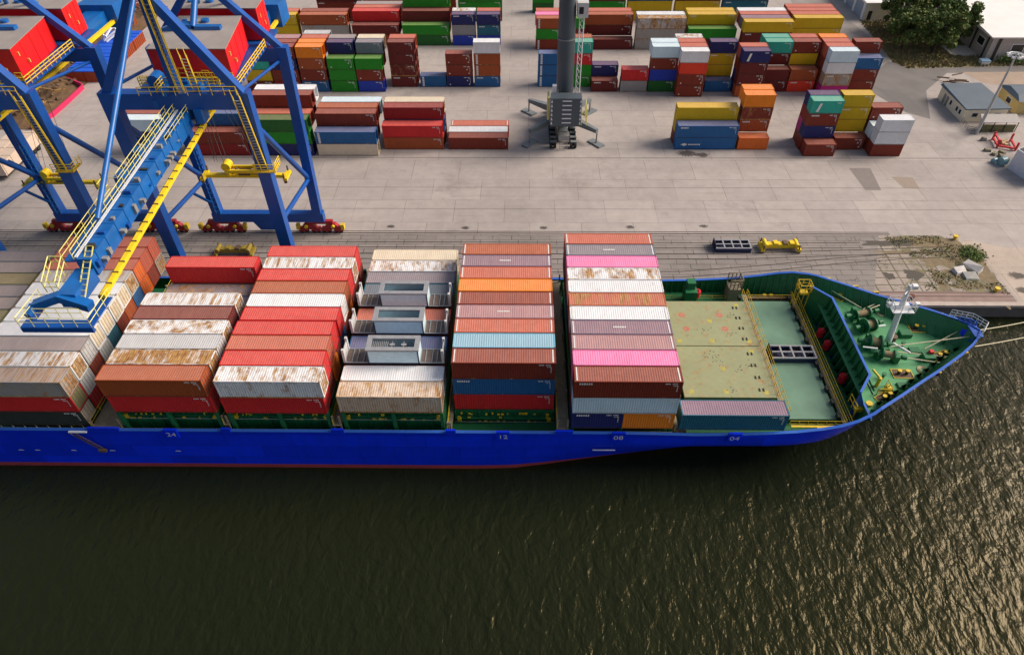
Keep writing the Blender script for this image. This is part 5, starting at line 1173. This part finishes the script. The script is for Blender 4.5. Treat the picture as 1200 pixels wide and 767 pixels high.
# grass and trees
def veg_mat(n, a, b_):
    m, t_, b, N, L = nodes(n); ns = tex(t_, .5, 4, rand=False); L.new(mixc(t_, ramp(t_, ns, .3, .7), a, b_), b.inputs['Base Color']); b.inputs['Roughness'].default_value = .8; return m
GR = veg_mat('grass', (.17, .17, .06), (.32, .24, .12)); GR2 = veg_mat('weed', (.22, .22, .04), (.09, .12, .03))
LEAF = [veg_mat('leaf%d' % i, *c) for i, c in enumerate((((.06, .10, .022), (.10, .15, .03)), ((.10, .17, .03), (.16, .21, .04)), ((.18, .17, .04), (.22, .17, .05))))]
def grass(name, poly, n, h, m, z=.0, spots=None, cover=True):
    xs_, ys_ = [p[0] for p in poly], [p[1] for p in poly]; g = MB(m); rr = random.Random(11)
    def inside(x, y):
        c = False
        for (a, b_), (c_, d) in zip(poly, poly[1:]+poly[:1]):
            if (b_ > y) != (d > y) and x < (c_-a)*(y-b_)/(d-b_)+a: c = not c
        return c
    if cover: g.add([(x, y, .014) for x, y in poly], [tuple(range(len(poly)))])
    k = 0
    while k < n:
        x, y = rr.uniform(min(xs_), max(xs_)), rr.uniform(min(ys_), max(ys_))
        if not inside(x, y): continue
        if spots and noise.noise(Vector((x*.25, y*.25, 3))) < spots: k += .3; continue
        k += 1; a = rr.uniform(0, 6.3); hh = h*rr.uniform(.4, 1); d = Vector((math.cos(a), math.sin(a), 0))*hh*.6
        g.add([Vector((x, y, .01))-d, Vector((x, y, .01))+d, Vector((x+rr.uniform(-.1, .1), y+rr.uniform(-.1, .1), hh))], [(0, 1, 2)])
    return tag(g.build(name), kind='stuff')
grass('grass', [(88, 146.6), (86.4, 119), (88.5, 115.2), (150, 118.4), (150, 119.2), (109, 119), (109, 122.6), (102.4, 122.6), (102.4, 128.7), (108.8, 128.7), (109, 146.6)], 5200, .7, GR)
grass('weeds', [(56.5, 45.8), (70, 46.8), (72.3, 43), (70.6, 38), (70.8, 30.8), (58, 31.8), (60, 38)], 3600, .2, GR2, spots=.05, cover=False)
grass('weeds', [(46, 31.8), (60, 31.8), (60, 45.), (50, 45.8)], 500, .16, GR2, spots=.2, cover=False)
def tree(x, y, h, r, seed, lab, n=5200, low=.22):
    rr = random.Random(seed); t = thing('broadleaf_tree', (x, y, 0), lab, 'tree', 'broadleaf trees on the grass corner')
    g = MB(flat('bark', (.07, .05, .035), .9, var=.4)); g.tube((x, y, 0), (x+.2, y, h*.45), .42, 9, r2=.28)
    tips = []
    for i in range(8):
        a = i*.785+rr.uniform(-.3, .3); p = Vector((x+.1, y, h*rr.uniform(.2, .42))); q = p+Vector((math.cos(a)*r*.6, math.sin(a)*r*.6, h*rr.uniform(.2, .45))); g.tube(p, q, .16, 6, r2=.06); tips.append(q)
    g.build('trunk', t)
    blobs = []
    for i in range(48):
        a = rr.uniform(0, 6.3); rad = r*math.sqrt(rr.random())*.82; zz = h*rr.uniform(low+.1, .93); sc = 1-.55*abs(zz/h-.5)
        blobs.append((Vector((x+math.cos(a)*rad*sc, y+math.sin(a)*rad*sc, zz)), r*rr.uniform(.11, .25)))
    g = MB(*LEAF)
    for i in range(n):
        c_, br = rr.choice(blobs); d = Vector((rr.gauss(0, 1), rr.gauss(0, 1), rr.gauss(0, .8))).normalized()*br*rr.uniform(.55, 1.08); p = c_+d
        s_ = rr.uniform(.14, .34); u = Vector((rr.gauss(0, 1), rr.gauss(0, 1), rr.gauss(0, 1))).normalized(); v = u.cross(d+Vector((.01, 0, 0))).normalized(); u = v.cross(u+d.normalized()*.5).normalized()
        g.add([p-u*s_-v*s_*.6, p+u*s_-v*s_*.6, p+u*s_*.8+v*s_*.7, p-u*s_*.8+v*s_*.7], [(0, 1, 2, 3)], 1 if rr.random() < .35 else 0 if rr.random() < .9 else 2)
    g.build('crown', t)
tree(91.5, 127, 9.5, 6.2, 1, 'big dense green tree nearest to the shed doors', 7500)
tree(98.5, 124.5, 10.5, 6.4, 2, 'big dense green tree in the middle of the grass corner', 8000)
tree(104.8, 130, 11, 5.6, 3, 'dark tree standing against the pale warehouse roof', 7500)
tree(94.5, 138, 11, 6.5, 4, 'tall tree behind, reaching past the top of the photo', 6500)
tree(102.5, 140, 12, 6.0, 5, 'tall tree farthest back between shed and warehouse', 5500)
g = MB(*LEAF); rr = random.Random(4)
for i in range(1200):
    p = Vector((115+rr.gauss(0, 1.3), 118.4+rr.gauss(0, .5), abs(rr.gauss(.8, .6)))); u = Vector((rr.gauss(0, 1), rr.gauss(0, 1), rr.gauss(0, 1))).normalized()*.2; v = u.orthogonal()
    g.add([p-u, p+v*.7, p+u, p-v*.7], [(0, 1, 2, 3)], rr.choice((0, 0, 1)))
tag(g.build('bush'), 'low dark green bush under the warehouse wall', 'bush')
g = MB(*LEAF); rr = random.Random(6)
for i in range(700):
    p = Vector((69.5+rr.gauss(0, .9), 40.8+rr.gauss(0, 1.0), abs(rr.gauss(.3, .25)))); u = Vector((rr.gauss(0, 1), rr.gauss(0, 1), rr.gauss(0, 1))).normalized()*.17; v = u.orthogonal()
    g.add([p-u, p+v*.7, p+u, p-v*.7], [(0, 1, 2, 3)], rr.choice((1, 1, 0)))
tag(g.build('bush'), 'small green bush growing in the broken quay paving', 'bush')
for i, (x, y, sx, sy, h, rz, l) in enumerate(((65.3, 36.5, 1.1, .7, .8, .3, 'broken white concrete slab leaning in the weeds, smaller one'), (67.7, 37.4, 1.5, .7, 1., -.9, 'broken white concrete slab propped up in the weeds'), (66.5, 35.3, 1.2, .9, .5, .1, 'flat grey broken slab between the two white ones'))):
    o = MB(flat('slab_white' if i < 2 else 'slab_grey', (.55, .53, .5) if i < 2 else (.3, .3, .28), .8, var=.3)).hexa([(-sx, -sy, 0), (sx, -sy, 0), (sx, sy, .1), (-sx, sy, .1)], [(-sx*.9, -sy*.8, h*.6), (sx*.8, -sy*.9, h*.3), (sx*.9, sy*.7, h), (-sx*.8, sy*.9, h*.9)]).build('broken_slab')
    o.location = (x, y, .01); o.rotation_euler.z = rz; tag(o, l, 'broken slab')
for x, y, l in ((68.6, 45.4, 'yellow bollard at the landward end of the weeds'), (68.9, 31.7, 'yellow bollard at the weedy quay edge'), (54.8, 29.8, 'rusty mooring bollard on the quay edge beside the bow')):
    m_ = YEL if 'yellow' in l else flat('rust_iron', (.12, .035, .02), .8)
    o = MB(m_).tube((0, 0, 0), (0, 0, .5), .3, 12).tube((0, 0, .5), (0, 0, .72), .42, 12).build('quay_bollard'); o.location = (x, y, .01); tag(o, l, 'bollard', 'bollards along the quay')

tag(rest.build('containers_deep_in_the_stacks'), kind='stuff')
# ------------------------------------------------------------------ left edge: scrap bay, trailers, blue roofed boxes
MAG = flat('magenta_wall', (.55, .02, .10), .6)
t = thing('scrap_bay', (-117, 105, 0), 'magenta walled bay heaped with brown scrap behind the cranes', 'scrap bay')
g = MB(MAG); pts = [(-112.5, 84), (-110.8, 90), (-110.6, 97), (-110.6, 104)]
for a, b_ in zip(pts, pts[1:]): g.bar((*a, .5), (*b_, .5), .3, 1.0)
g.bar((-110.6, 104, .7), (-116, 107.5, .7), .35, 1.4); g.build('wall', t)
g = MB(flat('scrap_brown', (.13, .075, .035), .9, var=.7, scale=1.2), BRN, flat('scrap_ochre', (.34, .2, .07), .9, var=.5)); n_ = 26
vs = [(-150+i*1.55, 84+j*3.0, max(.02, 2.2*(.6+noise.noise(Vector((i*.4, j*.5, 0))))*min(1, (n_-1-i)*.3)*min(1, j*.5+.1))) for i in range(n_) for j in range(26)]
g.add(vs, [(i*26+j, (i+1)*26+j, (i+1)*26+j+1, i*26+j+1) for i in range(n_-1) for j in range(25)])
rr = random.Random(9)
for i in range(520):
    x, y = rr.uniform(-148, -112.5), rr.uniform(86, 156); a = rr.uniform(0, 3.1); L_ = rr.uniform(.6, 2.6); z = rr.uniform(.9, 2.6); g.bar((x, y, z), (x+L_*math.cos(a), y+L_*math.sin(a), z+rr.uniform(-.5, .6)), rr.uniform(.12, .5), None, rr.choice((0, 1, 1, 2)))
g.build('scrap_heap', t)
RB = (.01, .10, .62)
k = 0
for i in range(4):
    for j in range(2):
        x0, y0 = -115.6+j*4.2, 107.6+i*6.4
        if j == 0: x0 -= .0
        t = thing('blue_topped_skip', (x0, y0, 0), 'blue covered orange skip, %s pair from the magenta wall, %s side' % (ORD[i], ('scrap', 'yard')[j]), 'skip', 'blue covered skips beside the scrap bay')
        MB(paint((.30, .06, .02), .3, .6)).box((x0, y0, .02), (x0+4., y0+6.2, 2.5)).build('body', t)
        g = MB(flat('skip_blue', RB, .5, var=.2)); g.box((x0-.03, y0-.03, 2.52), (x0+4.03, y0+6.23, 2.7))
        for q in range(1, 3): g.box((x0-.04, y0+q*2.1, 2.7), (x0+4.04, y0+q*2.1+.12, 2.8))
        g.build('cover', t)
        g = MB(paint((.24, .05, .02), .3, .6))
        for q in range(7): g.box((x0+4.0, y0+.2+q*.95, .1), (x0+4.1, y0+.36+q*.95, 2.4))
        g.build('side_rib', t)
t = thing('loader_frame', (-112, 130, 2.7), 'white lattice loader frame standing on the blue covers', 'loader')
g = MB(WHT)
for a, b_ in (((-114.5, 126, 2.8), (-110, 131, 5.5)), ((-113.5, 125.4, 2.8), (-109, 130.4, 5.5)), ((-114.5, 126, 2.8), (-113.5, 125.4, 4.6)), ((-110, 131, 5.5), (-109, 130.4, 5.5)), ((-112, 128.8, 2.8), (-112, 128.8, 5.)), ((-110.4, 127.4, 2.8), (-111, 128, 5)), ((-114.8, 127.6, 4.2), (-109, 132, 6.2)), ((-113, 125, 4.2), (-112.6, 130, 5.6))): g.bar(a, b_, .35)
g.build('frame', t)
for x0, y0, l, c in ((-117.5, 138.5, 'rust red container standing beyond the blue covered skips', 'orange-brown'), (-121.5, 152, 'brown container farther beyond the blue covered skips', 'brown')):
    o = container(x0, y0, .02, P20, 2.59, c, 1, l, None, rotz=62)
for i, (x, y) in enumerate(((-111.5, 63.5), (-108.6, 63.5))):
    t = thing('curtain_trailer', (x, y, 0), 'pale canvas covered trailer parked by the picture edge, %s one' % ('outer', 'inner')[i], 'trailer', 'pale trailers at the left edge')
    MB(paint((.60, .48, .38), .3, .8)).box((x, y, 1.1), (x+2.5, y+13, 3.6)).build('cover', t)
    g = MB(DK); g.box((x+.2, y+.1, .7), (x+2.3, y+12.9, 1.08)); g.build('chassis', t)
    for yy in (9.0, 10.4, 11.8):
        for xx in (x+.1, x+2.1): MB(flat('tyre', (.015, .015, .015), .8)).tube((xx, y+yy, .52), (xx+.3, y+yy, .52), .5, 12).build('wheel', t)
    g = MB(BRN)
    for q in range(5): g.box((x-.02, y+.3+q*3, 1.1), (x+2.52, y+.4+q*3, 3.62))
    g.build('strap', t)

t = thing('hatch_pontoon', (-80, 41, 0), 'large pale green steel panel lying on the quay beyond the leftmost bay', 'steel panel')
MB(flat('pale_green_panel', (.20, .27, .19), .7, var=.4)).box((-80.5, 34, .02), (-74.5, 44.5, .5)).build('deck_plate', t)
MB(DK).box((-80.6, 33.8, .05), (-74.4, 33.98, .6)).build('edge_beam', t)

g = MB(flat('coiled_rope', (.50, .44, .28), .9, var=.4, scale=8))
for cx_, cy_ in ((44.6, 20.4), (45.9, 9.6)):
    for k in range(4):
        for i in range(14):
            a, b_ = i*.449, (i+1)*.449; r_ = .35+.11*k; g.tube((cx_+r_*math.cos(a), cy_+r_*math.sin(a), 5.66), (cx_+r_*math.cos(b_), cy_+r_*math.sin(b_), 5.66), .055, 4, cap=False)
g.build('rope_coil', ship)
for x, y in ((40.2, 8.2), (44.9, 13.9), (47.2, 18.9), (42.9, 22.4), (50.6, 14.4)):
    g = MB(DG); g.tube((x, y, 5.6), (x, y, 6.3), .16, 8); g.tube((x, y, 6.3), (x, y, 6.45), .3, 10); g.build('deck_vent', ship)
for x, y, w_, d in ((45.6, 12.6, 1.3, 1.), (41.6, 6.4, .9, .9)):
    g = MB(DG); g.box((x, y, 5.6), (x+w_, y+d, 5.85)); g.build('deck_hatch', ship)
g = MB(DK)
for i in range(7): g.tube((38.0, 5.4+i*2.6, 5.66), (38.0, 7.4+i*2.6, 5.66), .05, 5, cap=False)
g.tube((38.4, 6, 5.68), (38.4, 22, 5.68), .06, 5); g.tube((42.8, 6.8, 5.66), (49.2, 10.4, 5.66), .05, 5); g.build('deck_pipe', ship)
